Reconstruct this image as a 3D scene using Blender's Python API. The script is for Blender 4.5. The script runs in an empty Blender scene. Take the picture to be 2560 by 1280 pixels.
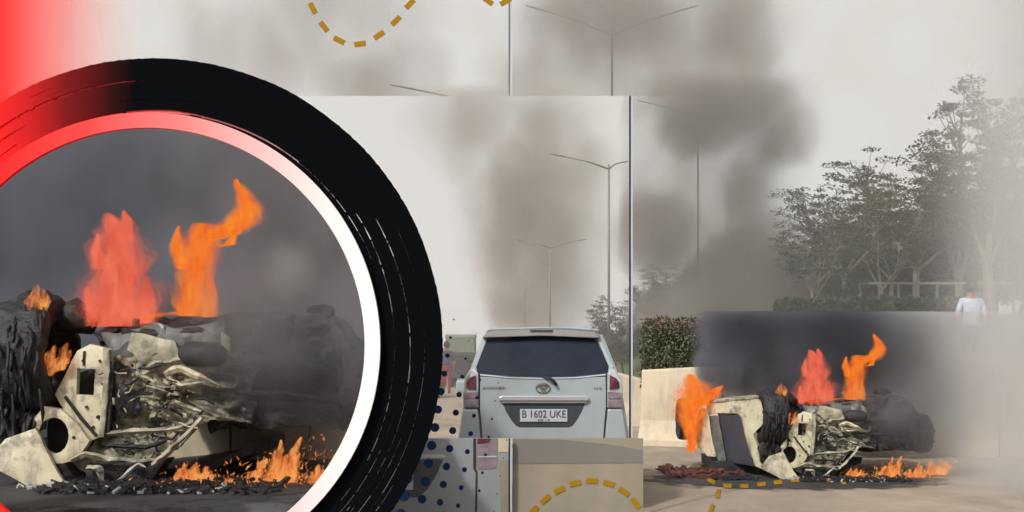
import bpy, bmesh, math, random
from mathutils import Vector, Matrix, noise
R = math.radians
sc = bpy.context.scene
col = sc.collection

# ------------------------------------------------------------------ camera, sky, sun, exposure
F, EYE, HZ = 3000.0, 1.6, 865.0          # focal length in picture pixels, eye height, horizon row (2560 x 1280 picture)
cam_d = bpy.data.cameras.new('camera'); cam = bpy.data.objects.new('camera', cam_d); col.objects.link(cam)
cam.location = (0, 0, EYE); cam.rotation_euler = (R(90), 0, 0)
cam_d.sensor_width = 36; cam_d.lens = 36 * F / 2560; cam_d.shift_y = (HZ - 640) / 2560
cam_d.clip_start = 0.05; cam_d.clip_end = 3000
sc.camera = cam

SUN_EL, SUN_AZ = 42, 212
world = bpy.data.worlds.new('World'); sc.world = world; world.use_nodes = True
wn, wl = world.node_tree.nodes, world.node_tree.links
sky = wn.new('ShaderNodeTexSky'); sky.sky_type = 'NISHITA'; sky.sun_disc = False
sky.sun_elevation = R(SUN_EL); sky.sun_rotation = R(SUN_AZ); sky.dust_density = 6; sky.air_density = 1.0; sky.ozone_density = 1.0
hs = wn.new('ShaderNodeHueSaturation'); hs.inputs['Saturation'].default_value = 0.12
wl.new(sky.outputs[0], hs.inputs['Color']); wl.new(hs.outputs[0], wn['Background'].inputs[0])
wn['Background'].inputs[1].default_value = 0.10
sun_d = bpy.data.lights.new('sun', 'SUN'); sun = bpy.data.objects.new('sun', sun_d); col.objects.link(sun)
sun_d.energy = 2.0; sun_d.angle = R(3); sun_d.color = (1.0, 0.94, 0.85)
sun.rotation_euler = (R(90 - SUN_EL), 0, R(180 - SUN_AZ)); sun.location = (0, 0, 60)
sc.view_settings.view_transform = 'Standard'; sc.view_settings.look = 'None'
sc.view_settings.exposure = 0; sc.view_settings.gamma = 1
cy = sc.cycles
cy.use_denoising = True; cy.volume_bounces = 2; cy.max_bounces = 6; cy.use_adaptive_sampling = True; cy.adaptive_threshold = 0.03; cy.transparent_max_bounces = 64
cy.volume_step_rate = 2.0; cy.volume_max_steps = 32

# ------------------------------------------------------------------ helpers
def P(px, py, Y): return Vector(((px - 1280) * Y / F, Y, EYE - (py - HZ) * Y / F))
def lin(c): return tuple(((v / 255) / 12.92 if v / 255 <= 0.04045 else ((v / 255 + 0.055) / 1.055) ** 2.4) for v in c)
def c4(c): return (c[0], c[1], c[2], 1)

def new_mat(name):
    m = bpy.data.materials.new(name); m.use_nodes = True
    return m, m.node_tree.nodes, m.node_tree.links

def M(name, rgb, rough=0.6, metal=0.0, var=0.12, scale=6.0, bump=0.0, bscale=30.0, rgb2=None, spec=0.5, detail=5):
    """procedural paint / metal / stone: base colour broken up by noise, optional fine relief"""
    m, n, l = new_mat(name)
    b = n['Principled BSDF']; b.inputs['Roughness'].default_value = rough; b.inputs['Metallic'].default_value = metal
    b.inputs['Specular IOR Level'].default_value = spec
    tc = n.new('ShaderNodeTexCoord')
    nz = n.new('ShaderNodeTexNoise'); nz.inputs['Scale'].default_value = scale; nz.inputs['Detail'].default_value = detail
    nz.inputs['Roughness'].default_value = 0.62
    l.new(tc.outputs['Object'], nz.inputs['Vector'])
    cr = n.new('ShaderNodeValToRGB'); cr.color_ramp.elements[0].position = 0.32; cr.color_ramp.elements[1].position = 0.68
    lo = rgb2 if rgb2 else tuple(v * (1 - var) for v in rgb)
    hi = rgb if rgb2 else tuple(min(1, v * (1 + var)) for v in rgb)
    cr.color_ramp.elements[0].color = c4(lo); cr.color_ramp.elements[1].color = c4(hi)
    l.new(nz.outputs['Fac'], cr.inputs[0]); l.new(cr.outputs[0], b.inputs['Base Color'])
    if bump:
        n2 = n.new('ShaderNodeTexNoise'); n2.inputs['Scale'].default_value = bscale; n2.inputs['Detail'].default_value = 6
        l.new(tc.outputs['Object'], n2.inputs['Vector'])
        bp = n.new('ShaderNodeBump'); bp.inputs['Strength'].default_value = bump; bp.inputs['Distance'].default_value = 0.02
        l.new(n2.outputs['Fac'], bp.inputs['Height']); l.new(bp.outputs[0], b.inputs['Normal'])
    return m

def ramp_mat(name, stops, x0, x1, rough=0.6, clear_end=False):
    """paint that runs from one colour to another along the object's own X"""
    m, n, l = new_mat(name); b = n['Principled BSDF']; b.inputs['Roughness'].default_value = rough; b.inputs['Specular IOR Level'].default_value = 0.0
    tc = n.new('ShaderNodeTexCoord'); sx = n.new('ShaderNodeSeparateXYZ'); l.new(tc.outputs['Object'], sx.inputs[0])
    mr = n.new('ShaderNodeMapRange'); mr.inputs[1].default_value = x0; mr.inputs[2].default_value = x1
    l.new(sx.outputs[0], mr.inputs[0])
    cr = n.new('ShaderNodeValToRGB'); e = cr.color_ramp.elements
    while len(e) < len(stops): e.new(0.5)
    for k, (p, c) in enumerate(stops): e[k].position = p; e[k].color = c4(lin(c))
    l.new(mr.outputs[0], cr.inputs[0]); l.new(cr.outputs[0], b.inputs['Base Color'])
    if clear_end:
        tr = n.new('ShaderNodeBsdfTransparent'); mx = n.new('ShaderNodeMixShader')
        pw = n.new('ShaderNodeMath'); pw.operation = 'POWER'; pw.inputs[1].default_value = 0.8; l.new(mr.outputs[0], pw.inputs[0])
        l.new(pw.outputs[0], mx.inputs[0]); l.new(b.outputs[0], mx.inputs[1]); l.new(tr.outputs[0], mx.inputs[2])
        l.new(mx.outputs[0], n['Material Output'].inputs[0])
    return m

def tag(o, label=None, cat=None, group=None, kind=None):
    if label: o['label'] = label
    if cat: o['category'] = cat
    if group: o['group'] = group
    if kind: o['kind'] = kind
    return o

def empty(name, loc=(0, 0, 0), rz=0.0):
    o = bpy.data.objects.new(name, None); col.objects.link(o); o.location = loc; o.rotation_euler = (0, 0, rz)
    o.empty_display_size = 0.2
    return o

def link(name, me, mat, parent=None, loc=(0, 0, 0), smooth=False):
    if mat and not me.materials: me.materials.append(mat)
    o = bpy.data.objects.new(name, me); col.objects.link(o); o.parent = parent; o.location = loc
    if smooth:
        for p in me.polygons: p.use_smooth = True
    return o

def obj(name, bm, mat, parent=None, loc=(0, 0, 0), smooth=False):
    me = bpy.data.meshes.new(name); bmesh.ops.recalc_face_normals(bm, faces=bm.faces); bm.to_mesh(me); bm.free()
    return link(name, me, mat, parent, loc, smooth)

def bm_box(bm, lo, hi, bev=0.0):
    v = [bm.verts.new((x, y, z)) for z in (lo[2], hi[2]) for y in (lo[1], hi[1]) for x in (lo[0], hi[0])]
    fs = [bm.faces.new([v[i] for i in q]) for q in ((0, 2, 3, 1), (4, 5, 7, 6), (0, 1, 5, 4), (2, 6, 7, 3), (0, 4, 6, 2), (1, 3, 7, 5))]
    if bev:
        es = {e for f in fs for e in f.edges}
        bmesh.ops.bevel(bm, geom=list(es), offset=bev, segments=2, affect='EDGES', profile=0.6)
    return fs

def box(name, lo, hi, mat, parent=None, bev=0.0):
    bm = bmesh.new(); bm_box(bm, lo, hi, bev); return obj(name, bm, mat, parent)

def bm_tube(bm, pts, rads, seg=8, cap=True, squash=1.0):
    pts = [Vector(p) for p in pts]; rings = []
    if not hasattr(rads, '__len__'): rads = [rads] * len(pts)
    for i, p in enumerate(pts):
        d = (pts[min(i + 1, len(pts) - 1)] - pts[max(i - 1, 0)]).normalized()
        up = Vector((0, 0, 1)) if abs(d.z) < 0.95 else Vector((0, 1, 0))
        a = d.cross(up).normalized(); b = a.cross(d).normalized()
        rings.append([bm.verts.new(p + (a * math.cos(t) + b * math.sin(t) * squash) * rads[i]) for t in [2 * math.pi * k / seg for k in range(seg)]])
    for r0, r1 in zip(rings, rings[1:]):
        for k in range(seg): bm.faces.new((r0[k], r0[(k + 1) % seg], r1[(k + 1) % seg], r1[k]))
    if cap:
        bm.faces.new(rings[0][::-1]); bm.faces.new(rings[-1])

def tube(name, pts, rads, mat, parent=None, seg=8, smooth=True):
    bm = bmesh.new(); bm_tube(bm, pts, rads, seg); return obj(name, bm, mat, parent, smooth=smooth)

def bm_poly(bm, poly, y0, y1, holes=()):
    """prism: outline in (x, z), from depth y0 (towards the camera) to y1; y0 / y1 may be functions of (x, z)"""
    f0 = y0 if callable(y0) else (lambda x, z: y0)
    f1 = y1 if callable(y1) else (lambda x, z: y1)
    loops = [poly] + list(holes); ed = []; pair = []
    for lp in loops:
        a = [bm.verts.new((x, f0(x, z), z)) for x, z in lp]; b = [bm.verts.new((x, f1(x, z), z)) for x, z in lp]
        n = len(lp)
        for k in range(n): bm.faces.new((a[k], a[(k + 1) % n], b[(k + 1) % n], b[k]))
        pair.append((a, b))
    for side in (0, 1):
        if len(loops) == 1:
            bm.faces.new(pair[0][side] if side == 0 else pair[0][side][::-1])
        else:
            es = []
            for pr in pair:
                v = pr[side]
                es += [bm.edges.get((v[k], v[(k + 1) % len(v)])) for k in range(len(v))]
            bmesh.ops.triangle_fill(bm, use_beauty=True, edges=es)

def prism(name, poly, y0, y1, mat, parent=None, holes=(), bev=0.0):
    bm = bmesh.new(); bm_poly(bm, poly, y0, y1, holes)
    o = obj(name, bm, mat, parent)
    if bev:
        b = o.modifiers.new('bevel', 'BEVEL'); b.width = bev; b.segments = 2; b.limit_method = 'ANGLE'; b.angle_limit = R(40)
    return o

def ellipse(cx, cz, rx, rz, n=28, a0=0.0): return [(cx + rx * math.cos(a0 + 2 * math.pi * k / n), cz + rz * math.sin(a0 + 2 * math.pi * k / n)) for k in range(n)]

def text_mesh(s, height, width=None, depth=0.003):
    cu = bpy.data.curves.new('txt', 'FONT'); cu.body = s; cu.extrude = depth; cu.align_x = 'CENTER'; cu.align_y = 'CENTER'; cu.resolution_u = 3
    to = bpy.data.objects.new('txt', cu); col.objects.link(to)
    dg = bpy.context.evaluated_depsgraph_get(); me = bpy.data.meshes.new_from_object(to.evaluated_get(dg))
    bpy.data.objects.remove(to); bpy.data.curves.remove(cu)
    xs = [v.co.x for v in me.vertices]; ys = [v.co.y for v in me.vertices]
    w, h = max(xs) - min(xs), max(ys) - min(ys); mx, my = (max(xs) + min(xs)) / 2, (max(ys) + min(ys)) / 2
    sy = height / h; sx = (width / w) if width else sy
    for v in me.vertices: v.co = Vector(((v.co.x - mx) * sx, -v.co.z, (v.co.y - my) * sy))   # stands up, faces the camera
    return me

def smoke_mat(name, blobs, dens, color, nscale, warp, soft=0.35, contrast=(0.3, 0.7), color2=None, cx=None, aniso=0.2, floor=0.0, vary=0.0):
    """smoke: rounded billows, edges broken up by turbulence; colour may drift from sooty to pale along X"""
    m, n, l = new_mat(name)
    n.remove(n['Principled BSDF'])
    tc = n.new('ShaderNodeTexCoord')
    nz = n.new('ShaderNodeTexNoise'); nz.inputs['Scale'].default_value = nscale; nz.inputs['Detail'].default_value = 3.5
    mp = n.new('ShaderNodeMapping'); mp.inputs['Scale'].default_value = (1.0, 1.0, 0.7); mp.inputs['Rotation'].default_value = (0, R(18), 0)      # billows drawn out along the drift
    l.new(tc.outputs['Object'], mp.inputs[0]); l.new(mp.outputs[0], nz.inputs['Vector'])
    sub = n.new('ShaderNodeVectorMath'); sub.operation = 'SUBTRACT'; sub.inputs[1].default_value = (0.5, 0.5, 0.5)
    l.new(nz.outputs['Color'], sub.inputs[0])
    mad = n.new('ShaderNodeVectorMath'); mad.operation = 'MULTIPLY_ADD'; mad.inputs[1].default_value = (warp, warp, warp)
    l.new(sub.outputs[0], mad.inputs[0]); l.new(tc.outputs['Object'], mad.inputs[2])
    acc = None
    for c, r, w in blobs:
        a = n.new('ShaderNodeVectorMath'); a.operation = 'SUBTRACT'; a.inputs[1].default_value = c; l.new(mad.outputs[0], a.inputs[0])
        b = n.new('ShaderNodeVectorMath'); b.operation = 'DIVIDE'; b.inputs[1].default_value = r; l.new(a.outputs[0], b.inputs[0])
        ln = n.new('ShaderNodeVectorMath'); ln.operation = 'LENGTH'; l.new(b.outputs[0], ln.inputs[0])
        mr = n.new('ShaderNodeMapRange'); mr.interpolation_type = 'SMOOTHSTEP'
        mr.inputs[1].default_value = 1.0; mr.inputs[2].default_value = soft; mr.inputs[3].default_value = 0; mr.inputs[4].default_value = w
        l.new(ln.outputs['Value'], mr.inputs[0])
        if acc is None: acc = mr.outputs[0]
        else:
            mm = n.new('ShaderNodeMath'); mm.operation = 'MAXIMUM'; l.new(acc, mm.inputs[0]); l.new(mr.outputs[0], mm.inputs[1]); acc = mm.outputs[0]
    n3 = n.new('ShaderNodeMapRange'); n3.inputs[1].default_value = contrast[0]; n3.inputs[2].default_value = contrast[1]
    n3.inputs[3].default_value = 0.25; n3.inputs[4].default_value = 1.0
    l.new(nz.outputs['Fac'], n3.inputs[0])
    mu = n.new('ShaderNodeMath'); mu.operation = 'MULTIPLY'; l.new(acc, mu.inputs[0]); l.new(n3.outputs[0], mu.inputs[1])
    ad = n.new('ShaderNodeMath'); ad.operation = 'MULTIPLY_ADD'; ad.inputs[1].default_value = dens; ad.inputs[2].default_value = floor
    l.new(mu.outputs[0], ad.inputs[0])
    pv = n.new('ShaderNodeVolumePrincipled'); pv.inputs['Color'].default_value = c4(color); pv.inputs['Anisotropy'].default_value = aniso
    if vary:
        mv = n.new('ShaderNodeMix'); mv.data_type = 'RGBA'; nv = n.new('ShaderNodeTexNoise'); nv.inputs['Scale'].default_value = nscale * 0.5; nv.inputs['Detail'].default_value = 2
        l.new(tc.outputs['Object'], nv.inputs['Vector']); mw = n.new('ShaderNodeMapRange'); mw.inputs[1].default_value = 0.35; mw.inputs[2].default_value = 0.68; l.new(nv.outputs['Fac'], mw.inputs[0]); l.new(mw.outputs[0], mv.inputs[0])
        mv.inputs[6].default_value = c4(tuple(v * (1 - vary) for v in color)); mv.inputs[7].default_value = c4(tuple(min(0.97, v * (1 + vary)) for v in color)); l.new(mv.outputs[2], pv.inputs['Color'])
    l.new(ad.outputs[0], pv.inputs['Density'])
    if color2:
        sx = n.new('ShaderNodeSeparateXYZ'); l.new(tc.outputs['Object'], sx.inputs[0])
        mr = n.new('ShaderNodeMapRange'); mr.interpolation_type = 'SMOOTHSTEP'; mr.inputs[1].default_value = cx[0]; mr.inputs[2].default_value = cx[1]
        l.new(sx.outputs[0], mr.inputs[0])
        mc = n.new('ShaderNodeMix'); mc.data_type = 'RGBA'; l.new(mr.outputs[0], mc.inputs[0])
        mc.inputs[6].default_value = c4(color)
        if vary: l.new(mv.outputs[2], mc.inputs[6])
        mc.inputs[7].default_value = c4(color2); l.new(mc.outputs[2], pv.inputs['Color'])
    l.new(pv.outputs[0], n['Material Output'].inputs['Volume'])
    return m

def blob(px, py, Y, rx, rz, ry, w=1.0):
    return (tuple(P(px, py, Y)), (rx * Y / F, ry, rz * Y / F), w)

# ------------------------------------------------------------------ materials
m_concrete = M('concrete_road', lin((164, 150, 134)), 0.85, var=0.16, scale=1.2, bump=0.25, bscale=60)
m_barrier = M('barrier_concrete', lin((206, 192, 168)), 0.8, var=0.07, scale=2.0, bump=0.15, bscale=25)
def stain(m, scale, stretch, lo, hi, amount, dark):
    """streaks and patches of dirt laid over a paint or concrete"""
    n, l = m.node_tree.nodes, m.node_tree.links; tc = n.new('ShaderNodeTexCoord'); mp = n.new('ShaderNodeMapping'); mp.inputs['Scale'].default_value = stretch
    nz = n.new('ShaderNodeTexNoise'); nz.inputs['Scale'].default_value = scale; nz.inputs['Detail'].default_value = 8; nz.inputs['Roughness'].default_value = 0.65
    mr = n.new('ShaderNodeMapRange'); mr.inputs[1].default_value = lo; mr.inputs[2].default_value = hi; mr.inputs[4].default_value = amount
    mc = n.new('ShaderNodeMix'); mc.data_type = 'RGBA'; mc.inputs[7].default_value = c4(dark)
    l.new(tc.outputs['Object'], mp.inputs[0]); l.new(mp.outputs[0], nz.inputs['Vector']); l.new(nz.outputs['Fac'], mr.inputs[0]); l.new(mr.outputs[0], mc.inputs[0])
    b = n['Principled BSDF']; src = b.inputs['Base Color'].links[0].from_socket; l.new(src, mc.inputs[6]); l.new(mc.outputs[2], b.inputs['Base Color'])
stain(m_barrier, 2.0, (1.6, 1.6, 0.45), 0.48, 0.72, 0.5, lin((132, 120, 102)))
stain(m_concrete, 0.6, (1.0, 0.35, 1.0), 0.48, 0.66, 0.55, lin((112, 104, 96)))
stain(m_concrete, 5.0, (1.0, 1.0, 1.0), 0.62, 0.72, 0.6, lin((70, 66, 62)))
m_black = ramp_mat('brush_paint', [(0.0, (236, 44, 46)), (0.18, (208, 40, 42)), (0.5, (120, 30, 32)), (0.85, (48, 20, 22)), (1.0, (13, 15, 18))], -0.70, -0.09, 0.75)
RINGX = [(0.0, (255, 48, 48)), (0.25, (255, 78, 78)), (0.5, (255, 134, 134)), (0.72, (255, 196, 196)), (0.9, (255, 240, 240)), (1.0, (255, 252, 252))]
m_pink = ramp_mat('graded_pink_paint', RINGX, -0.68, 0.98, 0.5)
m_red = ramp_mat('red_tinted_sheet', [(0.0, (255, 62, 62)), (0.5, (250, 130, 126)), (1.0, (240, 205, 200))], P(0, 0, 9.9).x, P(345, 0, 9.9).x, 0.5, clear_end=True)
m_yellow = M('ochre_paint', lin((160, 122, 26)), 0.8, var=0.03, spec=0.1)
m_blue = M('navy_enamel', lin((24, 44, 78)), 0.9, var=0.04, spec=0.05)
m_wire = M('thin_wire', (0.45, 0.45, 0.45), 0.5)
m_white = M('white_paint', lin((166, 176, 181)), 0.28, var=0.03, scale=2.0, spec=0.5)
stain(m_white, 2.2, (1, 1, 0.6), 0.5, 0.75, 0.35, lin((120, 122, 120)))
m_dgap = M('dark_rubber', (0.02, 0.021, 0.024), 0.6, var=0.2)
m_glass = M('tinted_rear_glass', (0.020, 0.026, 0.042), 0.12, var=0.2, scale=2.5, spec=0.22)
m_chrome = M('chrome', (0.5, 0.53, 0.56), 0.3, metal=0.35, var=0.05)
m_recess = M('dark_grey_plastic', lin((56, 64, 72)), 0.5, var=0.1)
m_spoiler = M('grey_spoiler_plastic', lin((132, 130, 128)), 0.5, var=0.06)
m_redlens = M('dark_red_lens', lin((92, 40, 52)), 0.15, var=0.3, scale=14)
m_clrlens = M('smoky_lens', lin((138, 124, 132)), 0.15, var=0.25, scale=12)
m_plate = M('plate_white', lin((190, 194, 202)), 0.4, var=0.03)
m_ink = M('black_ink', (0.03, 0.03, 0.035), 0.5, var=0.05)
m_tyre = M('tyre_rubber', (0.022, 0.022, 0.024), 0.8, var=0.3, bump=0.3)
m_steel = M('galvanised_steel', lin((124, 120, 116)), 0.5, metal=0.3, var=0.1)
m_steel_d = M('weathered_mast_steel', lin((118, 110, 102)), 0.6, metal=0.1, var=0.1)
m_lampglass = M('lamp_cover', (0.25, 0.25, 0.26), 0.3)
m_bark = M('pale_bark', lin((146, 134, 116)), 0.9, var=0.35, scale=5, bump=0.4)
m_bark_d = M('dark_bark', lin((88, 78, 66)), 0.9, var=0.35, scale=5, bump=0.4)
m_grass = M('bank_grass', lin((92, 98, 66)), 0.95, var=0.4, scale=1.4, bump=0.5, bscale=12, rgb2=lin((66, 72, 48)))
def leaf_mat(name, a, b, scale=3.0):
    m = M(name, lin(a), 0.7, var=0.3, scale=scale, rgb2=lin(b), spec=0.2)
    n, l = m.node_tree.nodes, m.node_tree.links
    t = n.new('ShaderNodeBsdfTranslucent'); t.inputs[0].default_value = c4(lin(a)); mx = n.new('ShaderNodeMixShader'); mx.inputs[0].default_value = 0.3
    l.new(n['Principled BSDF'].outputs[0], mx.inputs[1]); l.new(t.outputs[0], mx.inputs[2]); l.new(mx.outputs[0], n['Material Output'].inputs[0])
    return m
m_leaf_a = leaf_mat('olive_leaves', (116, 114, 92), (84, 86, 70))
m_leaf_b = leaf_mat('dark_green_leaves', (84, 94, 76), (60, 70, 58))
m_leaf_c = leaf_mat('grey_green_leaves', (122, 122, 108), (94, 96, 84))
m_leaf_h = leaf_mat('hedge_leaves', (90, 94, 58), (40, 48, 30), 7)
m_bloom = leaf_mat('pink_bloom', (176, 124, 112), (110, 80, 66), 9)
m_burnt = M('burnt_steel', (0.045, 0.045, 0.048), 0.75, var=0.5, scale=7, bump=0.6, bscale=18, rgb2=(0.016, 0.016, 0.018))
m_char = M('charred_rubber', (0.03, 0.029, 0.032), 0.6, var=0.6, scale=16, bump=0.8, bscale=26, rgb2=(0.006, 0.006, 0.007))
m_cream = M('scorched_cream_paint', lin((226, 219, 192)), 0.32, var=0.1, scale=3, rgb2=lin((196, 188, 158)), bump=0.12, bscale=14)
n, l = m_cream.node_tree.nodes, m_cream.node_tree.links      # soot smears and scratches
tc = n.new('ShaderNodeTexCoord'); n1 = n.new('ShaderNodeTexNoise'); n1.inputs['Scale'].default_value = 3.5; n1.inputs['Detail'].default_value = 9; n1.inputs['Roughness'].default_value = 0.72
mr = n.new('ShaderNodeMapRange'); mr.inputs[1].default_value = 0.51; mr.inputs[2].default_value = 0.66; mr.inputs[4].default_value = 0.85
mc = n.new('ShaderNodeMix'); mc.data_type = 'RGBA'; mc.inputs[7].default_value = (0.03, 0.028, 0.026, 1)
l.new(tc.outputs['Object'], n1.inputs['Vector']); l.new(n1.outputs['Fac'], mr.inputs[0]); l.new(mr.outputs[0], mc.inputs[0])
bs_ = n['Principled BSDF']; src = bs_.inputs['Base Color'].links[0].from_socket; l.new(src, mc.inputs[6]); l.new(mc.outputs[2], bs_.inputs['Base Color'])
stain(m_cream, 9.0, (1, 1, 0.35), 0.56, 0.7, 0.55, (0.05, 0.045, 0.04))
m_cream_s = M('sooty_cream_metal', lin((200, 194, 170)), 0.5, scale=9, rgb2=lin((84, 80, 72)), bump=0.5, bscale=16)
m_bay = M('crushed_bay_metal', lin((214, 208, 184)), 0.4, scale=9, rgb2=lin((58, 54, 48)), bump=0.7, bscale=26, detail=10)
n, l = m_bay.node_tree.nodes, m_bay.node_tree.links      # burnt black towards the middle of the car
tc = n.new('ShaderNodeTexCoord'); n1 = n.new('ShaderNodeTexNoise'); n1.inputs['Scale'].default_value = 5; n1.inputs['Detail'].default_value = 6
sx_ = n.new('ShaderNodeSeparateXYZ'); ad = n.new('ShaderNodeMath'); ad.operation = 'MULTIPLY_ADD'; ad.inputs[1].default_value = 0.55
mr = n.new('ShaderNodeMapRange'); mr.inputs[1].default_value = 0.55; mr.inputs[2].default_value = 0.95; mc = n.new('ShaderNodeMix'); mc.data_type = 'RGBA'; mc.inputs[7].default_value = (0.03, 0.03, 0.032, 1)
l.new(tc.outputs['Object'], n1.inputs['Vector']); l.new(tc.outputs['Object'], sx_.inputs[0]); l.new(n1.outputs['Fac'], ad.inputs[0]); l.new(sx_.outputs[0], ad.inputs[2]); l.new(ad.outputs[0], mr.inputs[0]); l.new(mr.outputs[0], mc.inputs[0])
bs_ = n['Principled BSDF']; src = bs_.inputs['Base Color'].links[0].from_socket; l.new(src, mc.inputs[6]); l.new(mc.outputs[2], bs_.inputs['Base Color'])
m_greymetal = M('grey_green_door_metal', lin((128, 132, 128)), 0.4, scale=6, rgb2=lin((70, 72, 72)))
m_interior = M('dim_interior_tone', lin((70, 70, 78)), 0.35, var=0.15, scale=3)  # darkness of the car's interior put into the colour
m_scorch = M('scorched_asphalt', (0.055, 0.056, 0.06), 0.7, var=0.4, scale=2.2, bump=0.4, rgb2=(0.028, 0.028, 0.03))
n, l = m_scorch.node_tree.nodes, m_scorch.node_tree.links
tc = n.new('ShaderNodeTexCoord'); mp = n.new('ShaderNodeMapping'); mp.inputs['Location'].default_value = (0.24, 0.13, 0); mp.inputs['Scale'].default_value = (0.555, 0.95, 1)
ln = n.new('ShaderNodeVectorMath'); ln.operation = 'LENGTH'; nz = n.new('ShaderNodeTexNoise'); nz.inputs['Scale'].default_value = 3.5; nz.inputs['Detail'].default_value = 6
ad = n.new('ShaderNodeMath'); ad.operation = 'MULTIPLY_ADD'; ad.inputs[1].default_value = 0.9; mr = n.new('ShaderNodeMapRange'); mr.inputs[1].default_value = 1.25; mr.inputs[2].default_value = 1.5
tr = n.new('ShaderNodeBsdfTransparent'); mx = n.new('ShaderNodeMixShader')
l.new(tc.outputs['Object'], mp.inputs[0]); l.new(mp.outputs[0], ln.inputs[0]); l.new(tc.outputs['Object'], nz.inputs['Vector']); l.new(nz.outputs['Fac'], ad.inputs[0]); l.new(ln.outputs['Value'], ad.inputs[2])
l.new(ad.outputs[0], mr.inputs[0]); l.new(mr.outputs[0], mx.inputs[0]); l.new(n['Principled BSDF'].outputs[0], mx.inputs[1]); l.new(tr.outputs[0], mx.inputs[2]); l.new(mx.outputs[0], n['Material Output'].inputs[0])
m_ash = M('pale_scrap', lin((168, 166, 162)), 0.6, var=0.3, scale=12)
m_embers = M('red_brown_debris', lin((120, 62, 58)), 0.8, var=0.4, scale=14, rgb2=lin((46, 30, 30)))

# ------------------------------------------------------------------ the setting
def grid_mesh(x0, x1, y0, y1, nx, ny, zf):
    bm = bmesh.new(); v = [[bm.verts.new((x0 + (x1 - x0) * i / nx, y0 + (y1 - y0) * j / ny, 0)) for i in range(nx + 1)] for j in range(ny + 1)]
    for r in v:
        for p in r: p.co.z = zf(p.co.x, p.co.y)
    for j in range(ny):
        for i in range(nx): bm.faces.new((v[j][i], v[j][i + 1], v[j + 1][i + 1], v[j + 1][i]))
    return bm
bm = grid_mesh(-600, 600, -60, 1500, 1, 1, lambda x, y: 0)
tag(obj('road', bm, m_concrete), 'pale concrete highway surface running to the horizon', kind='structure')

def sst(a, b, x):
    t = max(0, min(1, (x - a) / (b - a))); return t * t * (3 - 2 * t)
def bank_z(x, y):
    xl = 3.2 + 0.03 * (y - 20)
    return (1.0 + 1.75 * sst(21, 42, y)) * sst(xl, xl + 3.2, x) + 0.12 * noise.noise((x * 0.4, y * 0.4, 0)) - 0.06
bm = grid_mesh(2.9, 75, 21.2, 125, 90, 110, bank_z)
tag(obj('bank', bm, m_grass, smooth=True), 'grassy bank rising behind the barrier', kind='structure')

# hazy sky sheet behind the road scene (the sky of the middle and right-hand views ends along a straight edge)
m_sky, n, l = new_mat('pale_hazy_sky'); n.remove(n['Principled BSDF'])
em = n.new('ShaderNodeEmission'); em.inputs[1].default_value = 1.0
tc = n.new('ShaderNodeTexCoord'); nz = n.new('ShaderNodeTexNoise'); nz.inputs['Scale'].default_value = 0.06; nz.inputs['Detail'].default_value = 3
cr = n.new('ShaderNodeValToRGB'); cr.color_ramp.elements[0].position = 0.3; cr.color_ramp.elements[1].position = 0.7
cr.color_ramp.elements[0].color = c4(lin((222, 217, 210))); cr.color_ramp.elements[1].color = c4(lin((226, 226, 225)))
l.new(tc.outputs['Object'], nz.inputs['Vector']); l.new(nz.outputs['Fac'], cr.inputs[0]); l.new(cr.outputs[0], em.inputs[0]); l.new(em.outputs[0], n['Material Output'].inputs[0])
a, b = P(700, 240, 130), P(2432, 240, 130)
bm = bmesh.new(); bm_box(bm, (a.x, 130, -0.5), (b.x, 130.3, a.z))
tag(obj('sky', bm, m_sky), 'pale hazy sky behind the smoke', kind='structure')

bm = bmesh.new(); lo_, hi_ = [], []
for k in range(33):
    t = math.pi * k / 32; x, y = 420 * math.cos(t), 420 * math.sin(t) - 10
    lo_.append(bm.verts.new((x, y, -1))); hi_.append(bm.verts.new((x, y, 330)))
for k in range(32): bm.faces.new((lo_[k], lo_[k + 1], hi_[k + 1], hi_[k]))
tag(obj('sky', bm, m_sky, smooth=True), 'pale overcast sky beyond everything', kind='structure')

# ------------------------------------------------------------------ concrete barriers
def barrier(name, p0, p1, h0, h1, seglen, label, group=None):
    p0, p1 = Vector((p0[0], p0[1], 0)), Vector((p1[0], p1[1], 0)); L = (p1 - p0).length; d = (p1 - p0).normalized()
    nrm = Vector((d.y, -d.x, 0))
    if nrm.y > 0: nrm = -nrm
    root = empty(name, p0); tag(root, label, 'barrier', group)
    k = max(1, round(L / seglen)); sl = L / k
    for i in range(k):
        bm = bmesh.new(); rows = []
        for t in (i * sl + 0.012, (i + 1) * sl - 0.012):
            h = h0 + (h1 - h0) * t / L
            prof = [(0.30, 0), (0.30, 0.09), (0.13, 0.40), (0.07, h - 0.03), (0.045, h), (-0.045, h), (-0.07, h - 0.03), (-0.13, 0.4), (-0.30, 0.09), (-0.30, 0)]
            rows.append([bm.verts.new(d * t + nrm * a + Vector((0, 0, z))) for a, z in prof])
        n_ = len(prof)
        for q in range(n_): bm.faces.new((rows[0][q], rows[0][(q + 1) % n_], rows[1][(q + 1) % n_], rows[1][q]))
        bm.faces.new(rows[0]); bm.faces.new(rows[1][::-1])
        obj('panel', bm, m_barrier, root)
    return root
wl0, wl1 = P(1606, 1110, 19.6), P(2760, 1150, 16.9)
barrier('concrete_barrier', (wl0.x, wl0.y), (wl1.x, wl1.y), 1.21, 1.62, 1.42, 'pale concrete barrier wall with vertical joints behind the overturned car, under the flowering hedge')
barrier('roadside_barrier', (2.55, 24), (2.75, 78), 0.95, 0.95, 6, 'low beige roadside barrier glimpsed right of the white car')

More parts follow.
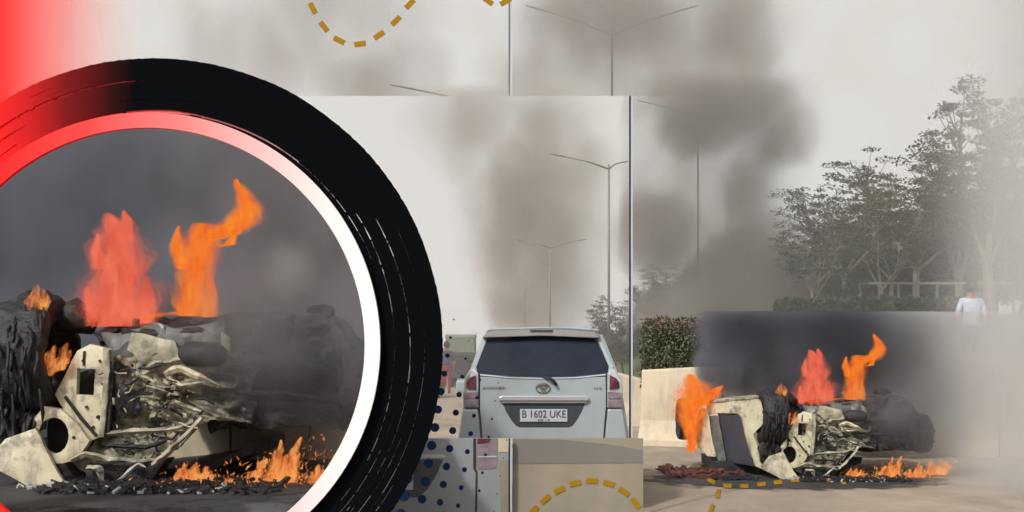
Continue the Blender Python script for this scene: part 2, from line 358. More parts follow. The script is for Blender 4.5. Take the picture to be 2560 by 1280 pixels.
# ------------------------------------------------------------------ plants
def leaves(bm, centre, rad, count, size, rnd, flat=1.0, tilt=0.6):
    for _ in range(count):
        while True:
            v = Vector((rnd.uniform(-1, 1), rnd.uniform(-1, 1), rnd.uniform(-1, 1)))
            if v.length < 1: break
        c = centre + Vector((v.x * rad, v.y * rad, v.z * rad * flat))
        a = Vector((rnd.uniform(-1, 1), rnd.uniform(-1, 1), rnd.uniform(-tilt, tilt))).normalized()
        b = a.cross(Vector((rnd.uniform(-tilt, tilt), rnd.uniform(-tilt, tilt), 1))).normalized()
        s = size * rnd.uniform(0.6, 1.3)
        q = [bm.verts.new(c + a * s), bm.verts.new(c + b * s * 0.5), bm.verts.new(c - a * s), bm.verts.new(c - b * s * 0.5)]
        bm.faces.new(q)

def tree_meshes(seed, H, spread, pads, per, leaf, flat=0.3, low=0.45, lean=0.0, trunks=1):
    rnd = random.Random(seed); tb, cb = bmesh.new(), bmesh.new()
    for ti in range(trunks):
        off = Vector((rnd.uniform(-0.25, 0.25), rnd.uniform(-0.25, 0.25), 0)) * (trunks > 1)
        hb = H * rnd.uniform(0.22, 0.34)
        top = off + Vector((rnd.uniform(-0.3, 0.3) + lean * 0.3, rnd.uniform(-0.3, 0.3), hb))
        r0 = 0.035 * H * 0.55 / math.sqrt(trunks) + 0.02
        bm_tube(tb, [off - Vector((0, 0, 0.25)), off * 0.6 + top * 0.4 + Vector((rnd.uniform(-.08, .08), 0, 0)), top], [r0 * 1.25, r0, r0 * 0.85], 7)
        nl = max(3, 6 - trunks)
        for li in range(nl):
            ang = 2 * math.pi * (li + rnd.uniform(-0.3, 0.3)) / nl + ti
            end = Vector((math.cos(ang) * spread * rnd.uniform(0.45, 0.8) + lean, math.sin(ang) * spread * rnd.uniform(0.4, 0.7), H * rnd.uniform(0.68, 0.86)))
            mid = top.lerp(end, 0.45) + Vector((math.cos(ang) * 0.25, math.sin(ang) * 0.25, -0.04 * H))
            bm_tube(tb, [top - Vector((0, 0, 0.1)), mid, end], [r0 * 0.6, r0 * 0.4, r0 * 0.16], 6)
            npd = pads // (nl * trunks)
            for pi in range(npd):
                t = rnd.uniform(low, 1.0); base = (top.lerp(mid, t * 2) if t < 0.5 else mid.lerp(end, t * 2 - 1))
                a2 = ang + rnd.uniform(-1.6, 1.6); rr = spread * rnd.uniform(0.12, 0.5)
                tip = base + Vector((math.cos(a2) * rr, math.sin(a2) * rr, H * rnd.uniform(0.0, 0.2)))
                bm_tube(tb, [base, base.lerp(tip, 0.5) + Vector((0, 0, -0.06)), tip], [r0 * 0.2, r0 * 0.12, r0 * 0.05], 4, cap=False)
                leaves(cb, tip, spread * rnd.uniform(0.09, 0.2), per, leaf, rnd, flat, 0.5)
    def mk(bm, nm):
        me = bpy.data.meshes.new(nm); bmesh.ops.recalc_face_normals(bm, faces=bm.faces); bm.to_mesh(me); bm.free(); return me
    return mk(tb, 'trunk'), mk(cb, 'crown')

def tree(name, meshes, loc, rz, s, bark, leafm, label, group=None):
    root = empty(name, loc, rz); root.scale = (s, s, s); tag(root, label, 'tree', group)
    for nm, me, mt in (('trunk', meshes[0], bark), ('crown', meshes[1], leafm)):
        o = link(nm, me if not me.materials else me.copy(), None, root)
        o.data.materials.clear(); o.data.materials.append(mt)
        if nm == 'crown': o['kind'] = 'stuff'
    return root

T_umb = tree_meshes(11, 6.4, 3.3, 190, 50, 0.085, 0.26, 0.45)
T_umb2 = tree_meshes(23, 6.0, 2.8, 170, 50, 0.085, 0.28, 0.4, trunks=2)
T_dense = tree_meshes(5, 6.0, 2.6, 200, 70, 0.13, 0.9, 0.0)
T_shrub = tree_meshes(77, 3.6, 3.0, 170, 70, 0.12, 0.9, 0.0)
T_tall = tree_meshes(41, 9.0, 2.6, 130, 44, 0.10, 0.4, 0.25)
GR = 'trees on the bank behind the burning car'
def plant_tree(px, pytop, Y, Ms, Hn, rz, bark, leafm, name, label, zb=None):
    b = P(px, 0, Y); zb = bank_z(b.x, Y) if zb is None else zb
    top = P(px, pytop, Y).z
    return tree(name, Ms, (b.x, Y, zb), rz, (top - zb) / Hn, bark, leafm, label, GR)
plant_tree(2110, 470, 50, T_umb, 6.3, 0.3, m_bark, m_leaf_a, 'umbrella_tree', 'spreading flat topped tree nearest to the dark smoke')
plant_tree(2040, 565, 46, T_umb2, 6.0, 1.7, m_bark, m_leaf_b, 'umbrella_tree', 'lowest dark green tree at the edge of the smoke')
plant_tree(2215, 480, 54, T_umb2, 6.0, 4.1, m_bark, m_leaf_a, 'umbrella_tree', 'forked pale branched tree in the middle of the tree row')
plant_tree(2290, 400, 58, T_umb, 6.3, 2.2, m_bark, m_leaf_a, 'umbrella_tree', 'tall layered umbrella tree right of the middle of the row')
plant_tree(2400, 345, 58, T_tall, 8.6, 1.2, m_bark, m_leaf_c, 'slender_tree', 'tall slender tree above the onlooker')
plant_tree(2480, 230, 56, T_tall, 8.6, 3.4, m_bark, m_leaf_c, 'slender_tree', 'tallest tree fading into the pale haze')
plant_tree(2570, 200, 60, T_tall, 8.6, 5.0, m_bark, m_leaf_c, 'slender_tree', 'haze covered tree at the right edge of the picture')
plant_tree(2190, 590, 64, T_dense, 6.3, 0.6, m_bark_d, m_leaf_b, 'bushy_tree', 'round dark bushy tree filling in below the flat topped trees')
plant_tree(2300, 520, 66, T_dense, 6.3, 2.6, m_bark_d, m_leaf_b, 'bushy_tree', 'big dark bushy tree behind the white fence')
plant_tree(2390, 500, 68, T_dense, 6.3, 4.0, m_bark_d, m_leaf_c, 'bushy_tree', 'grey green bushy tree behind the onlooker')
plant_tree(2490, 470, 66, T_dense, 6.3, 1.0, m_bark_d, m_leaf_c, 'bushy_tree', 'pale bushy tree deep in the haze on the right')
plant_tree(2090, 650, 58, T_dense, 6.3, 5.2, m_bark_d, m_leaf_b, 'bushy_tree', 'low dark bushy tree right behind the smoke')
plant_tree(1690, 665, 95, T_umb, 6.3, 1.4, m_bark_d, m_leaf_c, 'umbrella_tree', 'distant flat crowned tree left of the street lamp')
plant_tree(1770, 680, 92, T_dense, 6.3, 0.4, m_bark_d, m_leaf_b, 'bushy_tree', 'distant bushy tree at the foot of the smoke column')
plant_tree(1625, 705, 90, T_dense, 6.3, 3.4, m_bark_d, m_leaf_b, 'bushy_tree', 'distant dark bushy tree just right of the black and white border strip')
plant_tree(1540, 742, 62, T_umb2, 6.0, 0.9, m_bark_d, m_leaf_c, 'umbrella_tree', 'small leafy tree beside the lamp post right of the white car')
plant_tree(1562, 806, 48, T_dense, 6.3, 2.9, m_bark_d, m_leaf_c, 'bushy_tree', 'low dark shrub right of the white car')
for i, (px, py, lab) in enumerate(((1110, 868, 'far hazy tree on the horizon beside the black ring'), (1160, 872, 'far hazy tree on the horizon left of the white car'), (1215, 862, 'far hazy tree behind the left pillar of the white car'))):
    plant_tree(px, py, 122, T_dense, 6.3, i, m_bark_d, m_leaf_c, 'bushy_tree', lab, 0)

for px, py, Y, rz, lm, lab in ((2010, 640, 60, .3, m_leaf_b, 'dark shrub half swallowed by the smoke left of the trees'), (2140, 610, 66, 1.9, m_leaf_b, 'dark shrub in the gap behind the forked tree'), (2245, 600, 72, 2.7, m_leaf_b, 'dark shrub mass behind the middle of the white fence'),
                             (2340, 570, 74, 4.4, m_leaf_a, 'olive shrub mass behind the right half of the white fence'), (2440, 560, 72, 5.5, m_leaf_c, 'grey shrub mass right behind the onlooker'), (2070, 690, 50, 3.3, m_leaf_b, 'low shrub just above the left end of the clipped hedge'), (2540, 540, 70, .9, m_leaf_c, 'grey shrub mass deep in the haze'), (2085, 600, 70, 1.1, m_leaf_b, 'green shrub mass behind the lowest umbrella tree'), (1985, 660, 68, 2.2, m_leaf_b, 'shrub mass hidden in the dark foot of the smoke'), (2190, 560, 80, 4.9, m_leaf_a, 'olive shrub mass behind the round bushy tree')):
    plant_tree(px, py, Y, T_shrub, 3.7, rz, m_bark_d, lm, 'shrub', lab)

# hedge of the bank and flowering hedge behind the barrier
def hedge(name, lo, hi, count, size, mat, label, seed, rough=0.12, bloom=0):
    rnd = random.Random(seed); root = empty(name, ((lo[0] + hi[0]) / 2, (lo[1] + hi[1]) / 2, lo[2])); tag(root, label, 'hedge')
    c = Vector(root.location); bm, b2 = bmesh.new(), bmesh.new()
    for k in range(count):
        p = Vector((rnd.uniform(lo[0], hi[0]), rnd.uniform(lo[1], hi[1]), rnd.uniform(lo[2], hi[2])))
        p.y -= rough * noise.noise(p * 3) * 2; p.z += rough * noise.noise(Vector((p.x * 2.5, p.y, 7)))
        tgt = b2 if (bloom and p.z > hi[2] - bloom and rnd.random() < 0.3) else bm
        leaves(tgt, p - c, 0.03, 1, size, rnd, 1.0, 1.0)
    o = obj('foliage', bm, mat, root); o['kind'] = 'stuff'
    if bloom: o = obj('blossom', b2, m_bloom, root); o['kind'] = 'stuff'
    bm = bmesh.new()
    for k in range(10):
        x = lo[0] + (hi[0] - lo[0]) * (k + 0.5) / 10
        bm_tube(bm, [(x - c.x, 0, -0.3), (x - c.x + rnd.uniform(-.1, .1), 0, (hi[2] - lo[2]) * 0.8)], [0.025, 0.01], 5)
    o = obj('stems', bm, m_bark_d, root); o['kind'] = 'stuff'
    return root
a, b = P(1604, 925, 20.6), P(1930, 797, 20.6)
hedge('flowering_hedge', (a.x, 20.2, 0.9), (b.x, 21.0, b.z), 9000, 0.035, m_leaf_h, 'leafy hedge with pinkish flowers on top of the pale barrier', 3, 0.07, 0.16)
a, b = P(1945, 790, 41), P(2420, 748, 41)
hedge('clipped_hedge', (a.x, 40, bank_z(a.x, 41) - 0.1), (b.x, 42, b.z), 9000, 0.10, m_leaf_b, 'dark clipped hedge in front of the tree row', 4, 0.15)

m_fence = M('faded_fence_paint', lin((126, 124, 110)), 0.8, var=0.1)
# white fence on the bank
fr = empty('white_fence', P(2275, 740, 52)); tag(fr, 'white rail fence below the tree row', 'fence')
for i in range(9):
    p = P(2150 + i * 48, 706, 52); zb = bank_z(p.x, 52)
    box('post', (p.x - 0.035 - fr.location.x, -0.06, zb - 0.3 - fr.location.z), (p.x + 0.035 - fr.location.x, 0.06, p.z - fr.location.z), m_fence, fr)
for py in (708,):
    p, q = P(2146, py, 52), P(2540, py, 52)
    box('rail', (p.x - fr.location.x, -0.09, p.z - 0.06 - fr.location.z), (q.x - fr.location.x, -0.062, p.z + 0.05 - fr.location.z), m_fence, fr)

# ------------------------------------------------------------------ lamp posts
def lamp_post(name, px, pytop, Y, armpx, risepx, label, mat, wpx=6.0, zb=0.0, right=1.0, group='street lamps', cat='street lamp'):
    top = P(px, pytop, Y); s = Y / F; root = empty(name, (top.x, Y, zb)); tag(root, label, cat, group)
    h = top.z - zb; r = wpx * s / 2
    tube('pole', [(0, 0, -0.3), (0, 0, h * 0.5), (0, 0, h)], [r * 1.25, r * 1.0, r * 0.75], mat, root, 8)
    tube('base_collar', [(0, 0, 0), (0, 0, 0.5)], [r * 2, r * 1.9], mat, root, 8)
    for sg in (-1, 1):
        k_ = right if sg > 0 else 1.0; ax, az = sg * armpx * s * k_, risepx * s * k_
        arm = tube('arm', [(0, 0, h - 0.02 * h), (ax * 0.35, 0, h + az * 0.28), (ax * 0.75, 0, h + az * 0.74)], [r * 0.8, r * 0.6, r * 0.5], mat, root, 6)
        bm = bmesh.new()
        bm_tube(bm, [(ax * 0.72, 0, h + az * 0.7), (ax * 0.8, 0, h + az * 0.8), (ax, 0, h + az)], [r * 0.7, r * 1.15, r * 0.8], 6, squash=0.55)
        obj('lamp_head', bm, m_steel_d, root)
    return root
lamp_post('lamp_post', 1522, 412, 59, 145, 27, 'tallest double armed street lamp behind the right side of the white car', m_steel, 6, right=0.33)
lamp_post('lamp_post', 1375, 614, 107, 90, 16, 'smaller double armed street lamp straight above the white car', m_steel, 4)
lamp_post('lamp_post', 1312, 722, 120, 46, 8, 'faint street lamp inside the smoke left of the smaller one', m_steel, 2.6)
lamp_post('lamp_post', 1745, 285, 52, 150, 34, 'street lamp standing in the brown smoke right of the black and white border strip', m_steel_d, 5, zb=2.0)
for i, (px, py) in enumerate(((1190, 832), (1172, 848))):
    lamp_post('lamp_post', px, py, 118, 12, 3, ('distant tiny street lamp left of the white car roof', 'distant tiny street lamp nearest to the black ring')[i], m_steel, 1.6)
lamp_post('high_mast', 1530, 72, 157, 215, 58, 'high mast lamp rising into the dark smoke at the top', m_steel_d, 7, group='high mast lamps')
lamp_post('high_mast', 1253, 262, 150, 278, 50, 'high mast lamp whose long arm shows at the top left of the border strip', m_steel_d, 8, right=0.06, group='high mast lamps')

# ------------------------------------------------------------------ white people carrier seen from behind
CY = 11.58
car = empty('white_car', ((1360 - 1280) * CY / F, CY, 0)); tag(car, 'white people carrier seen from behind with dark rear window and number plate', 'car')
def cx_(zx): return zx * 0.000935 - 0.849
def cz_(zy): return 1.851 - zy * 0.000935
def Q(*pts): return [(cx_(x), cz_(y)) for x, y in pts]
def yr(z):           # rear face of the car: upright below the window line, leaning forward above it
    return 0.0 if z < 1.29 else (z - 1.29) * 0.55
def on(off): return lambda x, z: yr(z) - off
def loft(sections, name, mat, parent):
    bm = bmesh.new(); rows = [[bm.verts.new(p) for p in s] for s in sections]
    for a_, b_ in zip(rows, rows[1:]):
        for k in range(len(a_)): bm.faces.new((a_[k], a_[(k + 1) % len(a_)], b_[(k + 1) % len(b_)], b_[k]))
    bm.faces.new(rows[0]); bm.faces.new(rows[-1][::-1])
    o = obj(name, bm, mat, parent)
    bv = o.modifiers.new('bevel', 'BEVEL'); bv.width = 0.02; bv.segments = 2; bv.limit_method = 'ANGLE'; bv.angle_limit = R(25)
    for p in o.data.polygons: p.use_smooth = True
    return o
half = [(0.60, 0.26), (0.80, 0.32), (0.825, 0.62), (0.80, 0.90), (0.772, 1.06), (0.745, 1.25), (0.69, 1.42), (0.62, 1.62), (0.585, 1.70), (0.50, 1.735)]
def section(y, wid, zs, lean=0.0):
    pts = [(w * wid, z) for w, z in half]; full = pts + [(-w, z) for w, z in reversed(pts)]
    return [(x, y + (max(0, z - 1.29) * lean), min(z, zs) if z > 0.9 else z) for x, z in full]
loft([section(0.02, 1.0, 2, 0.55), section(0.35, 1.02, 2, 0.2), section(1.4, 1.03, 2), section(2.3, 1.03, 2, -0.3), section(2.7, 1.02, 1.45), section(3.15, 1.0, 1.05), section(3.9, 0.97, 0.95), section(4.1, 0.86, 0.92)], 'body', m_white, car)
# tailgate skin, window, spoiler
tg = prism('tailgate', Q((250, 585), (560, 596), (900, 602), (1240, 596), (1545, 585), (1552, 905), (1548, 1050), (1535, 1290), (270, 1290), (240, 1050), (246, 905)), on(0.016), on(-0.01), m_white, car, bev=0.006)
gl = prism('rear_window', Q((318, 190), (600, 176), (900, 172), (1200, 176), (1440, 190), (1490, 262), (1580, 480), (1560, 545), (1300, 572), (900, 582), (520, 572), (225, 545), (212, 480), (275, 262)), on(0.012), on(-0.02), m_glass, car, bev=0.005)
prism('window_trim', Q((250, 558), (560, 588), (900, 596), (1240, 588), (1545, 556), (1545, 570), (1240, 600), (900, 608), (560, 600), (250, 572)), on(0.024), on(-0.01), m_chrome, tg)
prism('window_seal', Q((230, 548), (560, 574), (900, 584), (1240, 574), (1560, 546), (1560, 556), (1240, 587), (900, 595), (560, 587), (230, 558)), on(0.018), on(-0.01), m_dgap, tg)
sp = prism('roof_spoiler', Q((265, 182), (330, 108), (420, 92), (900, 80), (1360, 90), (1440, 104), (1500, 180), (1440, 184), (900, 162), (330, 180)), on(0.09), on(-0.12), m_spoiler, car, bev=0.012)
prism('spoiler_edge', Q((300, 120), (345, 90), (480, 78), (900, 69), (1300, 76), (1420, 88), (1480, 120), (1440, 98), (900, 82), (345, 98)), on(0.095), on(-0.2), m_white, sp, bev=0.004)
prism('brake_light', Q((765, 98), (1005, 98), (1003, 122), (768, 122)), on(0.1), on(0.0), m_dgap, sp, bev=0.003)
for sg in (-1, 1):   # pillars, tail lights, tailgate gaps
    def S(*pts): return [(sg * abs(x), z) if sg < 0 else (abs(x), z) for x, z in [(cx_(p[0] if sg < 0 else 1790 - p[0]), cz_(p[1])) for p in pts]]
    def S2(*pts):
        q = Q(*pts)
        return q if sg < 0 else [(-x - 0.024, z) for x, z in q]
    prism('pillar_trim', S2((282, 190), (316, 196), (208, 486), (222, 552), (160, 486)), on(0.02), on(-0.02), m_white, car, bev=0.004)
    tl = prism('tail_light', S2((98, 590), (150, 500), (196, 500), (232, 556), (232, 905), (74, 905), (68, 745), (82, 640)), on(0.03), on(-0.08), m_chrome, car, bev=0.01)
    prism('red_lens', S2((112, 640), (140, 598), (204, 566), (208, 716), (108, 702)), on(0.04), on(0.02), m_redlens, tl, bev=0.006)
    prism('clear_lens', S2((80, 746), (226, 738), (226, 812), (80, 812)), on(0.038), on(0.02), m_clrlens, tl, bev=0.005)
    prism('clear_lens', S2((82, 824), (226, 824), (226, 896), (84, 896)), on(0.038), on(0.02), m_clrlens, tl, bev=0.005)
    prism('panel_gap', S2((232, 520), (246, 560), (246, 905), (262, 1060), (278, 1290), (264, 1290), (246, 1060), (233, 908)), on(0.02), on(-0.01), m_dgap, car)
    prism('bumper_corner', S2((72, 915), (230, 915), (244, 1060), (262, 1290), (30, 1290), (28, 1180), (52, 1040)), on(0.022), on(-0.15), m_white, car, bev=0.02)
prism('garnish_bar', Q((440, 800), (470, 782), (1340, 782), (1372, 800), (1362, 832), (450, 832)), -0.055, 0.0, m_chrome, tg, bev=0.008)
prism('garnish_lip', Q((450, 834), (1360, 834), (1335, 858), (475, 858)), -0.045, 0.0, m_spoiler, tg, bev=0.004)
rc = prism('plate_recess', Q((485, 860), (1330, 860), (1290, 955), (1240, 1040), (1205, 1085), (1165, 1106), (650, 1106), (615, 1085), (575, 1040), (520, 950)), -0.022, 0.0, m_recess, tg, bev=0.006)
pl = prism('number_plate', Q((660, 918), (1148, 918), (1148, 1048), (660, 1048)), -0.034, -0.02, m_plate, car, bev=0.003)
for s_, zx, zy, h_, w_ in (('B 1602 UKE', 908, 968, 76, 448), ('05.19', 905, 1030, 22, 120)):
    t = link('lettering', text_mesh(s_, h_ * 0.000935, w_ * 0.000935, 0.002), m_ink, pl, (cx_(zx), -0.036, cz_(zy)))
t = link('badge_lettering', text_mesh('AVANZA', 26 * 0.000935, 240 * 0.000935, 0.002), m_steel, tg, (cx_(394), -0.02, cz_(698)))
t = link('badge_lettering', text_mesh('1.3 G', 22 * 0.000935, 76 * 0.000935, 0.002), m_steel, tg, (cx_(1462), -0.02, cz_(703)))
bm = bmesh.new()
def ring_e(bm, cx0, cz0, rx, rz, r, y):
    bm_tube(bm, [(cx0 + rx * math.cos(t), y, cz0 + rz * math.sin(t)) for t in [2 * math.pi * k / 28 for k in range(29)]], r, 6)
ex, ez = cx_(897), cz_(702)
ring_e(bm, ex, ez, 0.066, 0.045, 0.006, -0.026); ring_e(bm, ex, ez + 0.018, 0.040, 0.017, 0.005, -0.028); ring_e(bm, ex, ez + 0.003, 0.017, 0.038, 0.005, -0.029)
obj('emblem', bm, m_steel, tg, smooth=True)
wp = tube('wiper', [(cx_(870), -0.03, cz_(575)), (cx_(930), -0.05, cz_(588)), (cx_(985), -0.06, cz_(612)), (cx_(1015), -0.06, cz_(640)), (cx_(1038), -0.05, cz_(672))], [0.006, 0.011, 0.014, 0.015, 0.013], m_dgap, tg)
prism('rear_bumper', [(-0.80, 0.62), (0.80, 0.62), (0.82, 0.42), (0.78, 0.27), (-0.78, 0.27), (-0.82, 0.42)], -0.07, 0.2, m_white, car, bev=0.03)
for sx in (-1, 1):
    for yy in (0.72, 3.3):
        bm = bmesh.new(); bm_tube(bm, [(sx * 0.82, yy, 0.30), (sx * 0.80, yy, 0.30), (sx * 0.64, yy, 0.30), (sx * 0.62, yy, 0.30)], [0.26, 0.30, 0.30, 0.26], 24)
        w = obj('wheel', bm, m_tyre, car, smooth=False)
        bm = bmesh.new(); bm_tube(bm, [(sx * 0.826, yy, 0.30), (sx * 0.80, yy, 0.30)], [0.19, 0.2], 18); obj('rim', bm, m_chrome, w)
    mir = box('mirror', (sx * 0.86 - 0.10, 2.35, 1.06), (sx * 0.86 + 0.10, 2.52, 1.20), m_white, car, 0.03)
    bm = bmesh.new()
    g_ = [(0.45, 1.27), (2.35, 1.27), (2.0, 1.60), (0.65, 1.60)]
    gx = lambda z: 0.752 - (z - 1.25) * 0.325 + 0.006
    o_ = [bm.verts.new((sx * gx(z), y, z)) for y, z in g_]; i_ = [bm.verts.new((sx * (gx(z) - 0.03), y, z)) for y, z in g_]
    bm.faces.new(o_); bm.faces.new(i_[::-1])
    for e in range(4): bm.faces.new((o_[e], o_[(e + 1) % 4], i_[(e + 1) % 4], i_[e]))
    obj('side_window', bm, m_glass, car)

# ------------------------------------------------------------------ banner panels and black-and-white panel border strips
BY = 8.5
def bx(px): return (px - 1280) * BY / F
def bz(py): return EYE - (py - HZ) * BY / F
def BQ(*pts): return [(bx(x), bz(y)) for x, y in pts]
m_print1 = M('printed_white_car_panel', lin((146, 154, 156)), 0.5, var=0.06, scale=3)
m_print2 = M('printed_blurred_road', lin((162, 150, 134)), 0.6, scale=3.2, rgb2=lin((142, 138, 122)), detail=2)
m_print3 = M('printed_grey_band', lin((124, 120, 114)), 0.6, var=0.05, scale=3, detail=2)
stain(m_print1, 2.0, (1, 1, 1), 0.5, 0.75, 0.4, lin((118, 126, 130)))
stain(m_print2, 1.4, (1, 1, 2), 0.45, 0.7, 0.5, lin((128, 118, 104)))
b1 = empty('car_banner', (bx(1117), BY, 0)); tag(b1, 'low banner with an enlarged print of a white car corner and tail light', 'banner')
def bpart(name, poly, y0, y1, m, par): 
    q = [(x - par.location.x, z) for x, z in poly] if par.type == 'EMPTY' else [(x - par.parent.location.x, z) for x, z in poly]
    return prism(name, q, y0, y1, m, par)
bp1 = bpart('panel', BQ((962, 1096), (1271, 1096), (1271, 1312), (962, 1312)), 0, 0.03, m_print1, b1)
bpart('printed_bar', BQ((962, 1136), (1108, 1136), (1116, 1144), (962, 1144)), -0.004, 0, m_plate, b1)
bpart('printed_recess', BQ((962, 1148), (1108, 1148), (1092, 1186), (1070, 1222), (1046, 1243), (962, 1245)), -0.004, 0, m_recess, b1)
bpart('printed_plate', BQ((1000, 1176), (1033, 1176), (1033, 1224), (1000, 1224)), -0.008, -0.0041, m_plate, b1)
bpart('printed_gap', BQ((1183, 1096), (1190, 1096), (1190, 1172), (1194, 1180), (1192, 1312), (1187, 1312), (1189, 1182), (1183, 1172)), -0.004, 0, m_dgap, b1)
bpart('printed_light', BQ((1192, 1096), (1243, 1096), (1243, 1166), (1236, 1172), (1196, 1174), (1191, 1168)), -0.004, 0, m_clrlens, b1)
bpart('printed_red_lens', BQ((1194, 1096), (1228, 1096), (1222, 1106), (1194, 1110)), -0.008, -0.0041, m_redlens, b1)
bpart('printed_light_rib', BQ((1194, 1140), (1242, 1140), (1242, 1143), (1194, 1143)), -0.008, -0.0041, m_plate, b1)
bpart('printed_road', BQ((1246, 1150), (1271, 1150), (1271, 1312), (1254, 1312), (1250, 1230)), -0.004, 0, m_print2, b1)
bpart('printed_wall', BQ((1246, 1096), (1271, 1096), (1271, 1130), (1246, 1130)), -0.004, 0, m_barrier, b1)
b2 = empty('road_banner', (bx(1445), BY, 0)); tag(b2, 'low banner with a blurred beige road print and a curved row of yellow dashes', 'banner')
bpart('panel', BQ((1282, 1096), (1608, 1096), (1608, 1312), (1282, 1312)), 0, 0.03, m_print2, b2)
bpart('printed_band', BQ((1282, 1098), (1400, 1099), (1520, 1110), (1607, 1126), (1607, 1157), (1282, 1158)), -0.004, 0, m_print3, b2)  # flat grey band across the print
def dash_poly(cx0, cy0, ang, L=29, W=13):
    ca, sa = math.cos(R(ang)), math.sin(R(ang)); return [(cx0 + u * ca - v * sa, cy0 + u * sa + v * ca) for u, v in ((-L / 2, -W / 2), (L / 2, -W / 2), (L / 2, W / 2), (-L / 2, W / 2))]
for cx0, cy0, an in ((1334, 1277, -48), (1364, 1248, -40), (1399, 1225, -28), (1438, 1208, -13), (1480, 1202, 1), (1522, 1209, 15), (1560, 1229, 33), (1589, 1258, 52)):
    bpart('dash', BQ(*dash_poly(cx0, cy0, an)), -0.006, 0, m_yellow, b2)
for b_, x0, x1 in ((b1, 985, 1265), (b2, 1290, 1600)):
    for px in (x0, x1):
        box('stand', (bx(px) - 0.02 - b_.location.x, 0.031, 0), (bx(px) + 0.02 - b_.location.x, 0.07, bz(1120)), m_steel, b_)

def border_strip(px, pytop, Y, wd, wl_, label, zb=0.0):  # collage panel border lines, built as standing strips
    p = P(px, pytop, Y); root = empty('panel_border', (p.x, Y, zb)); s = Y / F; tag(root, label, 'pole', 'black and white border strips')
    box('black_strip', (-wd * s, -0.01, 0), (0, 0.02, p.z - zb), m_dgap, root); box('white_strip', (0.0005, -0.01, 0), (wl_ * s, 0.02, p.z - zb), m_plate, root)
border_strip(1577, 240, 11.2, 4, 4.5, 'thin upright black and white border strip along the right side of the white car')
border_strip(1275.5, 1096, 8.44, 4, 5, 'short black and white border strip between the two low banners')
border_strip(1275.5, -160, 134, 4, 5, 'tall black and white border strip seen at the top beside the dark smoke')

# ------------------------------------------------------------------ black brush ring with the pink inner ring
RY = 5.4; rs = F / RY
rc0 = P(385, 868, RY); ring = empty('brush_ring', rc0); tag(ring, 'huge black brush stroke ring with bristle streaks, turning red on its left', 'ring')
slits = []
rnd = random.Random(8)
def sl(r, w, a0, a1): slits.append((r, w, a0, a1))
sl(590, 6, 78, 138); sl(588, 3, 52, 80); sl(587, 1.2, 22, 54); sl(668, 4, 92, 150); sl(664, 2.4, 108, 160); sl(640, 4, 120, 165); sl(632, 2.4, 130, 170); sl(690, 1.4, 125, 150); sl(612, 2.4, 124, 160)
sl(676, 1.3, -60, 26); sl(641, 1.3, -64, 30); sl(604, 1.3, -72, 34); sl(622, 1.2, -66, -14); sl(656, 1.2, -62, -20); sl(690, 1.2, -58, -30); sl(632, 1.2, -70, -34); sl(665, 1.2, -70, -40)
for k in range(5):
    a0 = rnd.uniform(100, 150); sl(rnd.uniform(600, 700), 1.4, a0, a0 + rnd.uniform(4, 14))
NR, NT = 140, 900
r_in, r_out = 566, 722
bm = bmesh.new(); V = {}
def rv(i, j):
    j %= NT
    if (i, j) not in V:
        t = 2 * math.pi * j / NT; r = r_in + (r_out - r_in) * i / NR
        w = 1.6 * noise.noise((math.cos(t) * 1.5, math.sin(t) * 1.5, i * 0.4)) 
        if i == NR: w = 1.6 * noise.noise((t * 60, 2, 0)) + 2 * noise.noise((t * 5, 4, 0))
        V[(i, j)] = bm.verts.new(((r + w) / rs * math.cos(t), 0, (r + w) / rs * math.sin(t)))
    return V[(i, j)]
for j in range(NT):
    deg = (360 * (j + 0.5) / NT + 180) % 360 - 180
    for i in range(NR):
        r = r_in + (r_out - r_in) * (i + 0.5) / NR; cut = False
        for r_, w_, a0, a1 in slits:
            d_ = deg if deg > -100 else deg + 360
            if a0 <= d_ <= a1:
                wob = 3 * noise.noise((d_ * 0.03, r_ * 0.1, 0)); tp = min(1, (d_ - a0) / 6, (a1 - d_) / 6)
                if abs(r - r_ - wob) < w_ * 0.5 * (0.5 + 0.5 * max(0, tp)) + 0.15 and noise.noise((d_ * 0.9, r_, 3)) > (-0.4 if a0 > 40 else -0.22): cut = True; break
        if not cut: bm.faces.new((rv(i, j), rv(i, j + 1), rv(i + 1, j + 1), rv(i + 1, j)))
o = obj('stroke', bm, m_black, ring)
sd = o.modifiers.new('thickness', 'SOLIDIFY'); sd.thickness = 0.006; sd.offset = 0
def annulus(name, r0, r1, y0, y1, mat, par, dx=0, dz=0, n_=160):
    bm = bmesh.new(); L = []
    for (r, y) in ((r0, y0), (r1, y0), (r1, y1), (r0, y1)):
        L.append([bm.verts.new((dx + r / rs * math.cos(2 * math.pi * k / n_), y, dz + r / rs * math.sin(2 * math.pi * k / n_))) for k in range(n_)])
    for a_, b_ in zip(L, L[1:] + L[:1]):
        for k in range(n_): bm.faces.new((a_[k], a_[(k + 1) % n_], b_[(k + 1) % n_], b_[k]))
    return obj(name, bm, mat, par)
annulus('backing', 572, 700, 0.0045, 0.03, m_pink, ring)
pr = annulus('pink_ring', 539, 577, -0.05, -0.02, m_pink, None, 0, 0)
pr.location = P(376, 863, RY); tag(pr, 'flat inner ring fading from red to white inside the black ring', 'ring')
bm = bmesh.new(); bm_box(bm, (-0.5, -0.25, -rc0.z), (0.5, 0.25, -r_out / rs + 0.06), 0.02); obj('foot', bm, m_dgap, ring)
# red tinted sheet behind the ring, upper left
a, b = P(-160, -120, 9.9), P(345, 700, 9.9)
bm = bmesh.new(); bm_box(bm, (a.x, 9.9, 0), (b.x, 9.92, a.z))
tag(obj('red_sheet', bm, m_red), 'red sheet fading to clear behind the ring in the upper left corner', 'sheet')

